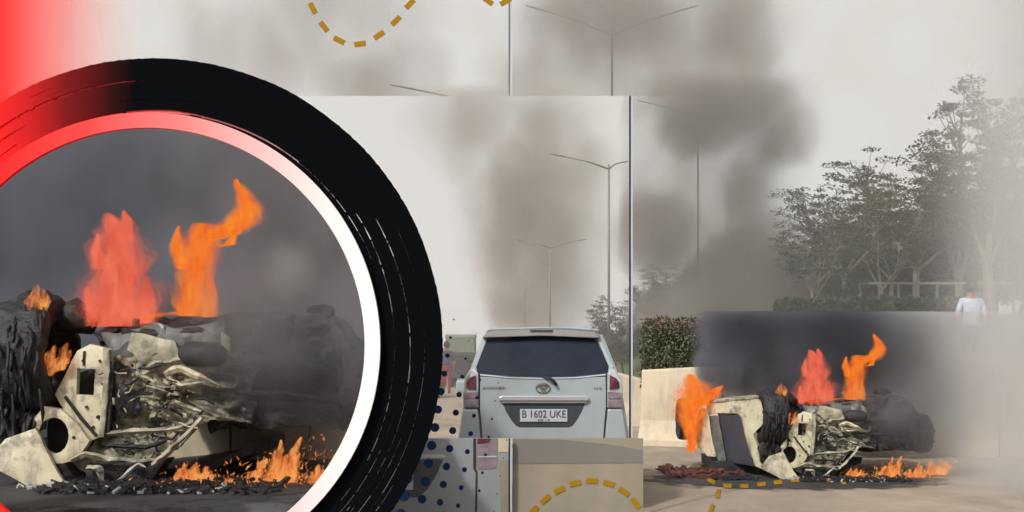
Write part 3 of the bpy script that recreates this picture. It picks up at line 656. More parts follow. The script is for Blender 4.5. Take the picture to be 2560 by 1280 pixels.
# blue dots on thin stalks
dots = [(447, 48, 5), (426, 164, 9), (406, 279, 14.5), (386, 394, 19), (366, 509, 23), (346, 624, 26), (326, 739, 29), (305, 854, 30), (285, 969, 30), (265, 1084, 30), (244, 1198, 27), (149, 1064, 35), (129, 1179, 33), (109, 1290, 30),
        (542, 184, 4), (521, 299, 8), (501, 414, 13), (481, 529, 17), (460, 644, 20), (440, 759, 23), (420, 874, 24), (400, 989, 24), (380, 1104, 23), (359, 1218, 21),
        (636, 320, 3), (616, 435, 7), (596, 549, 11), (576, 664, 13), (555, 779, 16), (534, 894, 16), (515, 1009, 16), (494, 1124, 16), (474, 1239, 14),
        (731, 455, 4), (711, 570, 5), (691, 685, 7), (670, 799, 8), (650, 914, 9), (630, 1029, 9), (610, 1144, 9), (589, 1259, 6),
        (785, 819, 4), (765, 935, 4), (744, 1050, 4), (724, 1165, 4), (704, 1279, 4)]
DY = 5.75
m_clear, n, l = new_mat('clear_acrylic'); n.remove(n['Principled BSDF'])
tr = n.new('ShaderNodeBsdfTransparent'); gs = n.new('ShaderNodeBsdfGlossy'); gs.inputs['Roughness'].default_value = 0.15; mx = n.new('ShaderNodeMixShader'); mx.inputs[0].default_value = 0.015
l.new(tr.outputs[0], mx.inputs[1]); l.new(gs.outputs[0], mx.inputs[2]); l.new(mx.outputs[0], n['Material Output'].inputs[0])
a, b = P(940, 770, DY), P(1272, 1280, DY)
scr = empty('dotted_screen', ((a.x + b.x) / 2, DY, 0)); tag(scr, 'slanting pattern of navy blue dots on a clear screen beside the black ring', 'screen')
box('clear_sheet', (a.x - scr.location.x, 0.0, 0), (b.x - scr.location.x, 0.004, a.z), m_clear, scr)
for zx, zy, r in dots:
    c = P(960 + 0.3905 * zx, 780 + 0.3905 * zy, DY); rr = r * 0.3905 * DY / F
    prism('dot', ellipse(c.x - scr.location.x, c.z, rr, rr, 24), -0.006, -0.001, m_blue, scr)

# yellow collage overlay dashes, built as bars on a hanging cord
GY = 7.0
g = empty('dash_arc', P(895, 110, GY)); tag(g, 'arc of ochre overlay dashes on a thin cord at the top of the picture', 'overlay')
gd = ((768, -24, 68), (782, 21, 63), (810, 67, 52), (848, 101, 26), (900, 110, -7), (948, 88, -34), (990, 52, -45), (1025, 10, -47), (1056, -24, -48))
def gl_(px, py): return P(px, py, GY) - g.location
tube('cord', [gl_(700, -230)] + [gl_(a_, b_) for a_, b_, _ in gd] + [gl_(1200, -230)], 0.0007, m_wire, g, 4)
for a_, b_, an in gd[1:-1]:
    poly = [(gl_(x, y).x, gl_(x, y).z) for x, y in dash_poly(a_, b_, an)]
    prism('dash', poly, -0.004, 0.004, m_yellow, g)
g = empty('dash_arc', P(1240, 10, GY)); tag(g, 'second arc of ochre overlay dashes on a cord, its lowest bend just showing at the top', 'overlay')
tube('cord', [gl_(1120, -230), gl_(1216, -2), gl_(1240, 12), gl_(1262, 4), gl_(1380, -230)], 0.0007, m_wire, g, 4)
for a_, b_, an in ((1220, 2, 36), (1264, 4, -30)):
    prism('dash', [(gl_(x, y).x, gl_(x, y).z) for x, y in dash_poly(a_, b_, an)], -0.004, 0.004, m_yellow, g)

# ------------------------------------------------------------------ raised asphalt deck and wall seen through the ring
DKZ = 0.804
m_deck = M('dark_asphalt', (0.10, 0.10, 0.102), 0.8, var=0.35, scale=3, bump=0.4, bscale=50)
box('deck', (-7, 6.05, 0), (-0.95, 10.3, DKZ), m_deck); tag(bpy.data.objects['deck'], 'dark asphalt ground under the wreck inside the ring', kind='structure')
w = empty('low_wall', (-1.9, 8.4, DKZ)); tag(w, 'pinkish concrete wall behind the wreck inside the ring', 'wall')
for k in range(3):
    x0 = -0.62 + 0.55 * k
    box('panel', (x0 + 0.006, 0, 0), (x0 + 0.544, 0.12, 0.46), m_barrier, w, 0.008)

# ------------------------------------------------------------------ overturned burnt car (built once, standing at two distances)
def wx(zx): return 0.001896 * zx - 2.233
def wz(zy): return 2.019 - 0.001896 * zy
def W(*pts): return [(wx(x), wz(y)) for x, y in pts]
cache = {}
def crumple(bm, amp, fr, seed):
    for v in bm.verts:
        nv = noise.noise_vector(v.co * fr + Vector((seed, seed * 2, 0))); v.co += nv * amp
def sheet(name, poly, depth, thick, mat, par, holes=(), cuts=5, amp=0.012, fr=4.0, seed=1, smooth=True):
    key = (name, tuple(poly[0]), len(poly))
    if key not in cache:
        bm = bmesh.new(); f = depth if callable(depth) else (lambda x, z: depth)
        es = []
        for lp in [poly] + list(holes):
            vs = [bm.verts.new((x, f(x, z), z)) for x, z in lp]
            es += [bm.edges.new((vs[k], vs[(k + 1) % len(vs)])) for k in range(len(vs))]
        bmesh.ops.triangle_fill(bm, use_beauty=True, edges=es)
        for _ in range(cuts):
            long = [e for e in bm.edges if e.calc_length() > 0.045]
            if long: bmesh.ops.subdivide_edges(bm, edges=long, cuts=1); bmesh.ops.triangulate(bm, faces=bm.faces)
        for v in bm.verts: v.co.y = f(v.co.x, v.co.z)
        crumple(bm, amp, fr, seed); crumple(bm, amp * 0.35, fr * 4, seed + 5)
        for v in bm.verts:
            if v.is_boundary: v.co.y += 0.006          # rolled edge
        ex = bmesh.ops.extrude_face_region(bm, geom=list(bm.faces))
        for v in ex['geom']:
            if isinstance(v, bmesh.types.BMVert): v.co.y += thick
        bmesh.ops.recalc_face_normals(bm, faces=bm.faces)
        me = bpy.data.meshes.new(name); bm.to_mesh(me); bm.free(); cache[key] = me
    o_ = link(name, cache[key], mat, par)
    if smooth: cache[key].shade_smooth() if False else cache[key].polygons.foreach_set('use_smooth', [True] * len(cache[key].polygons)); cache[key].set_sharp_from_angle(angle=R(28))
    return o_
def lumpy(name, fn, mat, par, smooth=True):
    if name not in cache:
        bm = bmesh.new(); fn(bm); bmesh.ops.recalc_face_normals(bm, faces=bm.faces); me = bpy.data.meshes.new(name); bm.to_mesh(me); bm.free(); cache[name] = me
    return link(name.split('#')[0], cache[name], mat, par, smooth=smooth)
def side_d(x, z): return 0.10 + max(0, (wx(790) - x)) * 1.3
def tyre_fn(cx0, cz0, rz, wid, yc, amp, seed):
    def fn(bm):
        n_ = 96; prof = [(-0.5, 0.62), (-0.5, 0.76), (-0.5, 0.88), (-0.42, 0.96), (-0.3, 0.99), (-0.15, 1.0), (0, 1.0), (0.15, 1.0), (0.3, 0.99), (0.42, 0.96), (0.5, 0.88), (0.5, 0.76), (0.5, 0.62)]
        rows = []
        for k in range(n_):
            t = 2 * math.pi * k / n_
            rows.append([bm.verts.new((cx0 + u * wid, yc + r * rz * math.cos(t), cz0 + r * rz * math.sin(t))) for u, r in prof])
        for k in range(n_):
            a_, b_ = rows[k], rows[(k + 1) % n_]
            for q in range(len(prof)): bm.faces.new((a_[q], a_[(q + 1) % len(prof)], b_[(q + 1) % len(prof)], b_[q]))
        for v in bm.verts:
            q_ = Vector((v.co.x * 22, v.co.y * 9, v.co.z * 7)) + Vector((seed, 0, 0))
            v.co += noise.noise_vector(q_) * amp + noise.noise_vector(q_ * 2.3) * amp * 0.5
    return fn

def build_wreck(loc, label):
    root = empty('burnt_car', loc); tag(root, label, 'car', 'overturned burning cars')
    # dark burnt underbody, a deep hull
    def hull(bm):
        poly = W((1030, 600), (1120, 575), (1300, 560), (1450, 552), (1600, 548), (1740, 556), (1768, 640), (1880, 700), (1950, 760), (1965, 830), (1890, 880), (1640, 896), (1400, 904), (1385, 862), (1300, 840), (1200, 880), (1110, 850), (1090, 700))
        bm_poly(bm, poly, lambda x, z: 0.26 + 0.05 * x, 1.55)
        for _ in range(5):
            bmesh.ops.triangulate(bm, faces=bm.faces); long = [e for e in bm.edges if e.calc_length() > 0.06]
            if long: bmesh.ops.subdivide_edges(bm, edges=long, cuts=1)
        crumple(bm, 0.05, 3.2, 4); crumple(bm, 0.05, 8, 9); crumple(bm, 0.02, 22, 2)
    hu = lumpy('underbody', hull, m_burnt, root, smooth=False)
    # pipes, shafts and ribs of the underside
    def pipes(bm):
        r_ = random.Random(2)
        for (a_, b_, rr) in (((1440, 700), (1760, 720), .03), ((1480, 790), (1860, 830), .015), ((1130, 600), (1440, 590), .03), ((1170, 560), (1175, 690), .022), ((1240, 600), (1300, 690), .03)):
            p0, p1 = Vector((wx(a_[0]), 0.2, wz(a_[1]))), Vector((wx(b_[0]), 0.24, wz(b_[1])))
            bm_tube(bm, [p0, p0.lerp(p1, 0.4) + Vector((0, -0.03, r_.uniform(-.03, .03))), p1], [rr, rr * 1.2, rr], 7)
    p = lumpy('exhaust_pipes', pipes, m_burnt, hu, smooth=True); p['kind'] = 'stuff'
    def drum(bm):
        bm_tube(bm, [(wx(1335), 0.12, wz(668)), (wx(1345), 0.10, wz(668)), (wx(1440), 0.10, wz(672)), (wx(1450), 0.12, wz(672))], [0.05, 0.072, 0.072, 0.05], 16)
    lumpy('gearbox_drum', drum, m_burnt, hu)
    sheet('bracket', W((1440, 600), (1470, 620), (1466, 690), (1440, 680)), 0.14, 0.02, m_cream_s, root, amp=0.006)
    sheet('heat_shield', W((1170, 610), (1290, 630), (1330, 690), (1200, 700), (1150, 660)), 0.13, 0.02, m_cream_s, root, amp=0.03, seed=6)
    # side of the body with door opening, rear bumper, door
    sheet('body_side', W((500, 600), (560, 580), (780, 546), (800, 640), (800, 720), (752, 790), (770, 860), (800, 930), (940, 1080), (860, 1045), (760, 1000), (720, 850), (690, 690), (668, 662), (560, 668), (512, 690)), side_d, 0.05, m_cream, root, amp=0.012, seed=2)
    sheet('sill_strip', W((510, 590), (780, 540), (782, 556), (512, 606)), lambda x, z: side_d(x, z) - 0.02, 0.3, m_cream_s, root, amp=0.006)
    sheet('rear_bumper', W((470, 642), (500, 650), (504, 700), (520, 840), (545, 960), (505, 965), (450, 910), (420, 850), (440, 740)), lambda x, z: side_d(x, z) - 0.08, 0.10, m_cream, root, amp=0.025, fr=6, seed=5)
    sheet('dim_interior', W((566, 668), (668, 664), (690, 690), (720, 850), (758, 1000), (606, 990), (582, 800)), lambda x, z: side_d(x, z) + 0.05, 0.02, m_interior, root, amp=0.004)  # dark sheet stands in for the dim interior behind the door opening
    sheet('rear_door', W((512, 690), (556, 684), (580, 800), (604, 985), (560, 985), (530, 850)), lambda x, z: side_d(x, z) - 0.03, 0.04, m_greymetal, root, amp=0.006, seed=3)
    def roof(bm):
        bm_poly(bm, W((540, 985), (760, 995), (960, 1075), (1240, 1040), (1420, 1000), (1500, 960), (1500, 1000), (1300, 1072), (700, 1072), (540, 1050)), 0.5, 1.7)
        bmesh.ops.triangulate(bm, faces=bm.faces)
        for _ in range(2):
            long = [e for e in bm.edges if e.calc_length() > 0.15]; bmesh.ops.subdivide_edges(bm, edges=long, cuts=1); bmesh.ops.triangulate(bm, faces=bm.faces)
        crumple(bm, 0.03, 4, 7)
    lumpy('crushed_roof', roof, m_burnt, root, smooth=False)
    # wheels
    lumpy('wheel#rear', tyre_fn(wx(368), wz(722), 0.27, 0.15, 1.15, 0.008, 3), m_char, root)
    t = lumpy('wheel#front', tyre_fn(wx(862), wz(672), 0.355, 0.29, 0.20, 0.035, 12), m_char, root)
    def strands(bm):
        r_ = random.Random(21)
        for k in range(34):
            x = r_.uniform(790, 940); y0 = r_.uniform(520, 800); ln = r_.uniform(40, 130)
            f = max(0, 1 - ((y0 - 672) / 190) ** 2) ** 0.5; yy = 0.20 - 0.355 * f - 0.012
            pts = [(wx(x + r_.uniform(-5, 5)), yy + 0.02 * q * (1 if y0 > 672 else -0.5), wz(y0 + ln * q / 3)) for q in range(4)]
            bm_tube(bm, pts, [0.006, 0.012, 0.010, 0.003], 5)
        for k in range(22):
            x = r_.uniform(770, 930); y0 = r_.uniform(820, 880); ln = r_.uniform(40, 140)
            bm_tube(bm, [(wx(x + r_.uniform(-6, 6)), 0.02 - 0.02 * q, wz(y0 + ln * q / 3)) for q in range(4)], [0.012, 0.016, 0.012, 0.003], 5)
        crumple(bm, 0.012, 16, 5)
    s_ = lumpy('melted_strands', strands, m_char, t); s_['kind'] = 'stuff'
    def hub(bm):
        bm_tube(bm, [(wx(905), 0.3, wz(560)), (wx(960), 0.28, wz(548)), (wx(1030), 0.3, wz(585))], [0.07, 0.10, 0.06], 12)
        crumple(bm, 0.02, 8, 3)
    lumpy('axle', hub, m_char, root)
    sheet('torn_liner', W((760, 880), (800, 840), (930, 850), (920, 900), (850, 920), (800, 990), (770, 950)), 0.0, 0.03, m_char, root, amp=0.03, fr=9, seed=8)
    # inner wing with square hole, lamp ring, wing flap
    sheet('inner_wing', W((1002, 690), (1020, 660), (1060, 640), (1118, 655), (1122, 720), (1104, 915), (1062, 930), (985, 850), (952, 795), (985, 730)), 0.03, 0.05, m_cream, root, holes=[W((1020, 712), (1074, 714), (1070, 794), (1018, 792))], amp=0.008, seed=4)
    sheet('wing_flange', W((1106, 650), (1124, 655), (1126, 720), (1108, 920), (1092, 916), (1108, 720)), -0.02, 0.06, m_cream_s, root, amp=0.004)
    sheet('lamp_ring', W((930, 825), (975, 835), (1030, 880), (1066, 930), (1030, 985), (985, 1000), (940, 1000), (905, 930), (900, 860)), -0.02, 0.06, m_cream, root, holes=[[(wx(957 + 46 * math.cos(t_)), wz(915 + 56 * math.sin(t_))) for t_ in [2 * math.pi * k / 18 for k in range(18)]]], amp=0.008, seed=11)
    sheet('lamp_void', W((905, 850), (1040, 850), (1040, 985), (905, 985)), 0.16, 0.03, m_char, root)  # dark sheet stands in for the shade inside the lamp opening
    sheet('wing_void', W((985, 730), (1095, 700), (1095, 840), (965, 840)), 0.17, 0.03, m_burnt, root)  # dark sheet stands in for the shade behind the wing's hole
    sheet('wing_flap', W((822, 922), (912, 892), (960, 990), (1008, 1062), (960, 1076), (936, 1084), (870, 1046), (790, 1010), (770, 985)), lambda x, z: -0.06 - 0.10 * (wz(900) - z), 0.03, m_cream, root, amp=0.010, seed=14)
    sheet('crease_shade', W((986, 800), (990, 796), (1040, 862), (1084, 914), (1080, 919), (1034, 866)), -0.012, 0.03, m_char, root, amp=0.003)  # dark strip painted as the shade line between lamp ring and wing
    sheet('crease_shade', W((1040, 660), (1046, 660), (1044, 704), (1038, 704)), 0.012, 0.03, m_char, root, amp=0.002)  # dark strip painted as shade in a fold of the wing
    for hx, hy, hr in ((1040, 690, 5), (1090, 690, 4), (1050, 830, 5), (1085, 860, 6), (1070, 890, 4), (1020, 920, 5), (900, 960, 5), (930, 1030, 4), (1098, 760, 4)):
        sheet('bolt_hole', [(wx(hx + hr * math.cos(t_)), wz(hy + hr * math.sin(t_))) for t_ in [math.pi * 2 * k / 8 for k in range(8)]], -0.035 if hx < 1030 else 0.01, 0.02, m_char, root, amp=0.0)
    # engine bay clutter
    sheet('front_valance', W((985, 1000), (1030, 985), (1066, 930), (1104, 918), (1250, 930), (1300, 905), (1320, 930), (1240, 1010), (1130, 1040), (1040, 1045)), 0.10, 0.06, m_bay, root, amp=0.03, fr=7, seed=19)
    sheet('chassis_plate', W((1060, 610), (1180, 590), (1440, 570), (1470, 640), (1460, 700), (1300, 700), (1120, 700)), 0.17, 0.05, m_greymetal, root, amp=0.04, fr=6, seed=23)
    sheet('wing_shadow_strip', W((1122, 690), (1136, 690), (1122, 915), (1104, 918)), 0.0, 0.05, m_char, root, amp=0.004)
    def bay(bm):
        nx, nz_ = 130, 96; x0, x1, y0, y1 = 1060, 1560, 640, 1050; V_ = {}
        def inside(x, y):
            e = 16 * noise.noise((x * .03, y * .03, 2))
            return y > 676 + e - 0.05 * (x - 1100) and ((y < 880 + e and x < 1540 + e) or (y < 1000 + e and x < 1400 - (y - 872) * 1.05 + e))
        for jx in range(nx + 1):
            for jz in range(nz_ + 1):
                x, y = x0 + (x1 - x0) * jx / nx, y0 + (y1 - y0) * jz / nz_
                p = Vector((wx(x), 0, wz(y))); q = Vector((p.x * 5 + p.z * 2.5, 3, p.z * 9))
                rid = 1 - 2.4 * abs(noise.noise(q)); rid2 = 1 - 2.4 * abs(noise.noise(q * 2.1 + Vector((4, 4, 4))))
                d = 0.17 - 0.055 * rid - 0.03 * rid2 + 0.02 * noise.noise(p * 24) + 0.05 * max(0, (x - 1400) / 140)
                V_[(jx, jz)] = (bm.verts.new((p.x, d, p.z)), inside(x, y))
        for jx in range(nx):
            for jz in range(nz_):
                c_ = [V_[(jx, jz)], V_[(jx + 1, jz)], V_[(jx + 1, jz + 1)], V_[(jx, jz + 1)]]
                if all(k_[1] for k_ in c_): bm.faces.new([k_[0] for k_ in c_])
        for v in [v for v in bm.verts if not v.link_faces]: bm.verts.remove(v)
        ex = bmesh.ops.extrude_face_region(bm, geom=list(bm.faces))
        for v in ex['geom']:
            if isinstance(v, bmesh.types.BMVert): v.co.y += 0.06
    lumpy('engine_bay_panel', bay, m_bay, root, smooth=False)
    def clutter(bm, seed, n_):
        r_ = random.Random(seed)
        for k in range(n_):
            x, y = r_.uniform(1125, 1390), r_.uniform(705, 1010)
            if x - 1125 > 265 - max(0, (y - 880)) * 1.2 - max(0, 800 - y) * 0.6: continue
            p0 = Vector((wx(x), r_.uniform(-0.02, 0.08), wz(y)))
            if r_.random() < 0.5:
                p1 = p0 + Vector((r_.uniform(-.12, .12), r_.uniform(-.03, .03), r_.uniform(-.05, .05)))
                bm_tube(bm, [p0, p0.lerp(p1, .5) + Vector((0, 0, r_.uniform(-.02, .02))), p1], r_.uniform(0.003, 0.008), 5)
            else:       # torn scrap of sheet metal
                d1 = Vector((r_.uniform(-1, 1), r_.uniform(-.5, .5), r_.uniform(-.7, .7))) * 0.05; d2 = Vector((r_.uniform(-.6, .6), r_.uniform(-.6, .6), r_.uniform(-1, 1))) * 0.035
                a_ = [bm.verts.new(q) for q in (p0, p0 + d1, p0 + d1 * .8 + d2, p0 + d2 * .7)]; b_ = [bm.verts.new(v.co + Vector((0, .006, 0))) for v in a_]
                bm.faces.new(a_); bm.faces.new(b_[::-1])
                for e in range(4): bm.faces.new((a_[e], a_[(e + 1) % 4], b_[(e + 1) % 4], b_[e]))
    for nm, mt, sd_, ct in (('engine_parts#a', m_cream_s, 31, 70), ('engine_parts#b', m_char, 47, 110)):
        o_ = lumpy(nm, lambda bm, s=sd_, q=ct: clutter(bm, s, q), mt, root, smooth=False); o_['kind'] = 'stuff'
    sheet('battery_void', W((1150, 760), (1190, 790), (1215, 850), (1160, 870), (1130, 830)), 0.03, 0.03, m_char, root, amp=0.03, fr=9)  # dark patch painted as a shaded hollow in the engine bay
    def bar(nm, pts, rr, mt, seg=4):
        def fn(bm):
            P_ = [Vector((wx(x), y, wz(z))) for x, y, z in pts]; Q_, R_ = [], []
            for k in range(len(P_) - 1):
                for q in range(4): Q_.append(P_[k].lerp(P_[k + 1], q / 4)); R_.append((rr[k] + (rr[k + 1] - rr[k]) * q / 4) * 0.72)
            Q_.append(P_[-1]); R_.append(rr[-1] * 0.6)
            bm_tube(bm, Q_, R_, seg, squash=0.8); crumple(bm, 0.010, 13, 3); crumple(bm, 0.006, 30, 7)
        lumpy(nm, fn, mt, root, smooth=False)
    bar('cross_member#1', [(1110, .02, 912), (1200, -.02, 902), (1300, 0, 900), (1392, .04, 868)], [.026, .03, .026, .02], m_cream_s)
    bar('cross_member#2', [(1400, .02, 862), (1350, -.04, 920), (1295, -.06, 975), (1262, -.06, 1000)], [.022, .030, .032, .026], m_cream_s)
    bar('cross_member#3', [(1015, -.02, 985), (1060, -.05, 968), (1130, -.04, 985), (1210, -.06, 992), (1280, -.05, 985)], [.026, .034, .03, .026, .02], m_cream_s)
    bar('cross_member#4', [(1120, -.03, 945), (1240, -.04, 950), (1300, -.03, 930)], [.02, .024, .018], m_char)
    bar('cross_member#5', [(1160, -.08, 1045), (1200, -.1, 1020), (1225, -.1, 1000), (1250, -.1, 1005)], [.008, .02, .024, .01], m_ash)
    bar('control_arm#1', [(1300, .10, 760), (1290, .06, 728), (1330, .04, 712), (1390, .03, 738), (1440, .08, 762)], [.026, .034, .04, .034, .01], m_cream, 6)
    bar('control_arm#2', [(1296, .06, 742), (1340, .02, 762), (1390, .03, 758), (1430, .08, 768)], [.014, .02, .02, .008], m_cream_s, 6)
    bar('frame_rail#1', [(1280, .1, 800), (1340, .06, 830), (1400, .05, 850)], [.02, .022, .014], m_cream_s)
    bar('frame_rail#2', [(1060, -.01, 1015), (1100, -.05, 1010), (1110, -.05, 1050)], [.03, .04, .02], m_cream_s)
    sheet('sump_void', W((1060, 1000), (1290, 990), (1250, 1045), (1150, 1065), (1050, 1050)), 0.02, 0.2, m_char, root, amp=0.03)  # dark slab painted as the shaded hollow below the engine bay
    lumpy('wheel#far', tyre_fn(wx(1850), wz(790), 0.24, 0.17, 0.30, 0.02, 6), m_char, root)
    lumpy('wheel#top', tyre_fn(wx(1690), wz(610), 0.20, 0.15, 0.85, 0.02, 9), m_char, root)
    return root

# ------------------------------------------------------------------ flames
def flame_mat(name, c_lo, c_hi, alpha, nscale, strength=1.0):
    """fire: the 'cover' of each shell (low outside, high in the core) sets how much it covers"""
    m, n, l = new_mat(name); n.remove(n['Principled BSDF'])
    tc = n.new('ShaderNodeTexCoord'); mp = n.new('ShaderNodeMapping'); mp.inputs['Scale'].default_value = (1.6, 1.6, 0.6)
    nz = n.new('ShaderNodeTexNoise'); nz.inputs['Scale'].default_value = nscale; nz.inputs['Detail'].default_value = 6; nz.inputs['Roughness'].default_value = 0.65; nz.inputs['Distortion'].default_value = 0.6
    l.new(tc.outputs['Object'], mp.inputs[0]); l.new(mp.outputs[0], nz.inputs['Vector'])
    cr = n.new('ShaderNodeValToRGB'); cr.color_ramp.elements[0].position = 0.35; cr.color_ramp.elements[1].position = 0.65
    cr.color_ramp.elements[0].color = c4(c_lo); cr.color_ramp.elements[1].color = c4(c_hi); l.new(nz.outputs['Fac'], cr.inputs[0])
    e = n.new('ShaderNodeEmission'); e.inputs[1].default_value = strength; l.new(cr.outputs[0], e.inputs[0])
    tr = n.new('ShaderNodeBsdfTransparent'); mx = n.new('ShaderNodeMixShader')
    mr = n.new('ShaderNodeMapRange'); mr.inputs[1].default_value = 0.36; mr.inputs[2].default_value = 0.60; mr.inputs[3].default_value = alpha[0]; mr.inputs[4].default_value = alpha[1]
    at = n.new('ShaderNodeAttribute'); at.attribute_name = 'cover'
    mu = n.new('ShaderNodeMath'); mu.operation = 'MULTIPLY'; mu.use_clamp = True
    l.new(nz.outputs['Fac'], mr.inputs[0]); l.new(mr.outputs[0], mu.inputs[0]); l.new(at.outputs['Fac'], mu.inputs[1])
    l.new(mu.outputs[0], mx.inputs[0]); l.new(tr.outputs[0], mx.inputs[1]); l.new(e.outputs[0], mx.inputs[2])
    l.new(mx.outputs[0], n['Material Output'].inputs[0])
    return m
m_fl_red = flame_mat('salmon_flame', lin((216, 66, 46)), lin((246, 128, 100)), (0.08, 0.6), 9)
m_fl_org = flame_mat('orange_flame', lin((232, 72, 26)), lin((255, 150, 52)), (0.12, 0.8), 10)
m_fl_gnd = flame_mat('ground_flame', lin((206, 62, 40)), lin((255, 178, 92)), (0.0, 1.0), 16)
def bm_flame(bm, spine, seed, shells=11, ysq=0.7, rough=0.28):
    """tongue of fire: nested uneven shells round a spine of (zx, zy, half width)"""
    pts = []
    for (x0, z0, r0), (x1, z1, r1) in zip(spine, spine[1:]):
        for q in range(5): t = q / 5; pts.append((x0 + (x1 - x0) * t, z0 + (z1 - z0) * t, r0 + (r1 - r0) * t))
    pts.append(spine[-1]); n_ = 18; ht_ = bm.verts.layers.float.get('cover') or bm.verts.layers.float.new('cover')
    for s in range(shells):
        f = 1.45 - (1.2 / shells) * s; q_ = s / (shells - 1) if shells > 3 else 0.5 + 0.5 * s / shells; rows = []
        for i, (x, z, r) in enumerate(pts):
            row = []
            for k in range(n_):
                t = 2 * math.pi * k / n_
                w = 1 + rough * 1.6 * noise.noise((math.cos(t) * 1.3 + seed, math.sin(t) * 1.3, i * 0.33 + s * 0.15)) + rough * noise.noise((math.cos(t) * 3 + seed + s, math.sin(t) * 3, i * 0.8)) + rough * 0.5 * noise.noise((math.cos(t) * 6 + seed, math.sin(t) * 6 + s, i * 1.7))
                rr = r * 0.001896 * f * w
                row.append(bm.verts.new((wx(x) + rr * math.cos(t), rr * math.sin(t) * ysq, wz(z) + 0.02 * noise.noise((seed, k, i)))))
            for v_ in row: v_[ht_] = (0.05 + 0.75 * q_ ** 1.4) * (1 - 0.45 * (i / len(pts)) ** 2)
            rows.append(row)
        for a_, b_ in zip(rows, rows[1:]):
            for k in range(n_): bm.faces.new((a_[k], a_[(k + 1) % n_], b_[(k + 1) % n_], b_[k]))
def flame(loc, spines, mat, y, label, seed=1, group='flames on the wreck', **kw):
    zx, zy = spines[0][0][0], spines[0][0][1]; off = Vector((wx(zx), 0, wz(zy)))
    root = empty('flame', Vector(loc) + off + Vector((0, y, 0))); tag(root, label, 'flame', group)
    for k, sp_ in enumerate(spines):
        bm = bmesh.new(); bm_flame(bm, sp_, seed + 3.7 * k, **kw)
        for v in bm.verts: v.co -= off
        obj('tongue', bm, mat, root, smooth=True)
    return root
FL_red = [[(1150, 600, 88), (1150, 520, 104), (1160, 430, 84), (1155, 330, 62), (1140, 280, 34), (1120, 245, 8)]]
FL_red_x = [[(1075, 600, 26), (1070, 540, 22), (1055, 480, 6)], [(1235, 590, 26), (1245, 520, 24), (1240, 440, 5)], [(1100, 420, 26), (1085, 360, 16), (1090, 310, 3)]]
FL_red_w = [(1165, 330, 40), (1185, 280, 22), (1170, 240, 5)]
FL_org = [[(1385, 568, 44), (1395, 500, 46), (1408, 400, 46), (1418, 330, 52), (1428, 280, 30)], [(1430, 330, 46), (1490, 310, 50), (1535, 280, 44), (1565, 235, 34), (1550, 185, 22), (1525, 145, 5)], [(1360, 420, 18), (1345, 350, 20), (1350, 290, 4)], [(1480, 350, 20), (1510, 345, 16), (1530, 300, 3)], [(1440, 570, 26), (1455, 500, 14), (1450, 440, 3)]]
FL_rim = [[(1060, 585, 22), (1200, 580, 24), (1300, 560, 26), (1440, 550, 14)]]
def ground_fire(loc, spots, seed, label, y, group):
    rnd = random.Random(seed); sps = []
    for (x, z, wd, ht) in spots:
        for k in range(4):
            x0 = x + rnd.uniform(-wd, wd); h = ht * rnd.uniform(0.5, 1.1); dx = rnd.uniform(0, 0.6) * h
            sps.append([(x0, z + 4, wd * 0.12), (x0 + dx * .1, z - h * .15, wd * 0.33), (x0 + dx * .4, z - h * .5, wd * 0.26), (x0 + dx, z - h, 2)])
    o = flame(loc, sps, m_fl_gnd, y, label, seed, group, shells=3, rough=0.6)
    bm = bmesh.new(); ht_ = bm.verts.layers.float.new('cover'); off = Vector(loc) + Vector((0, y, 0)) - o.location      # loose licks and sparks
    for (x, z, wd, ht) in spots:
        for k in range(170):
            u = rnd.gauss(0, 1) * wd; v = abs(rnd.gauss(0, 0.45)) * ht
            p = Vector((wx(x + u + v * 0.3), rnd.uniform(-.12, .12), wz(z - v))) + off; s_ = rnd.uniform(0.006, 0.03)
            d1 = Vector((rnd.uniform(-.5, .9), rnd.uniform(-.4, .4), rnd.uniform(0.2, 1))) * s_; d2 = Vector((rnd.uniform(-1, 1), rnd.uniform(-1, 1), rnd.uniform(-.3, .3))) * s_ * 0.4
            bm.faces.new([bm.verts.new(p - d1), bm.verts.new(p + d2), bm.verts.new(p + d1), bm.verts.new(p - d2)])
    for v in bm.verts: v[ht_] = 1.0
    sp_ = obj('sparks', bm, m_fl_gnd, o); sp_['kind'] = 'stuff'
    return o

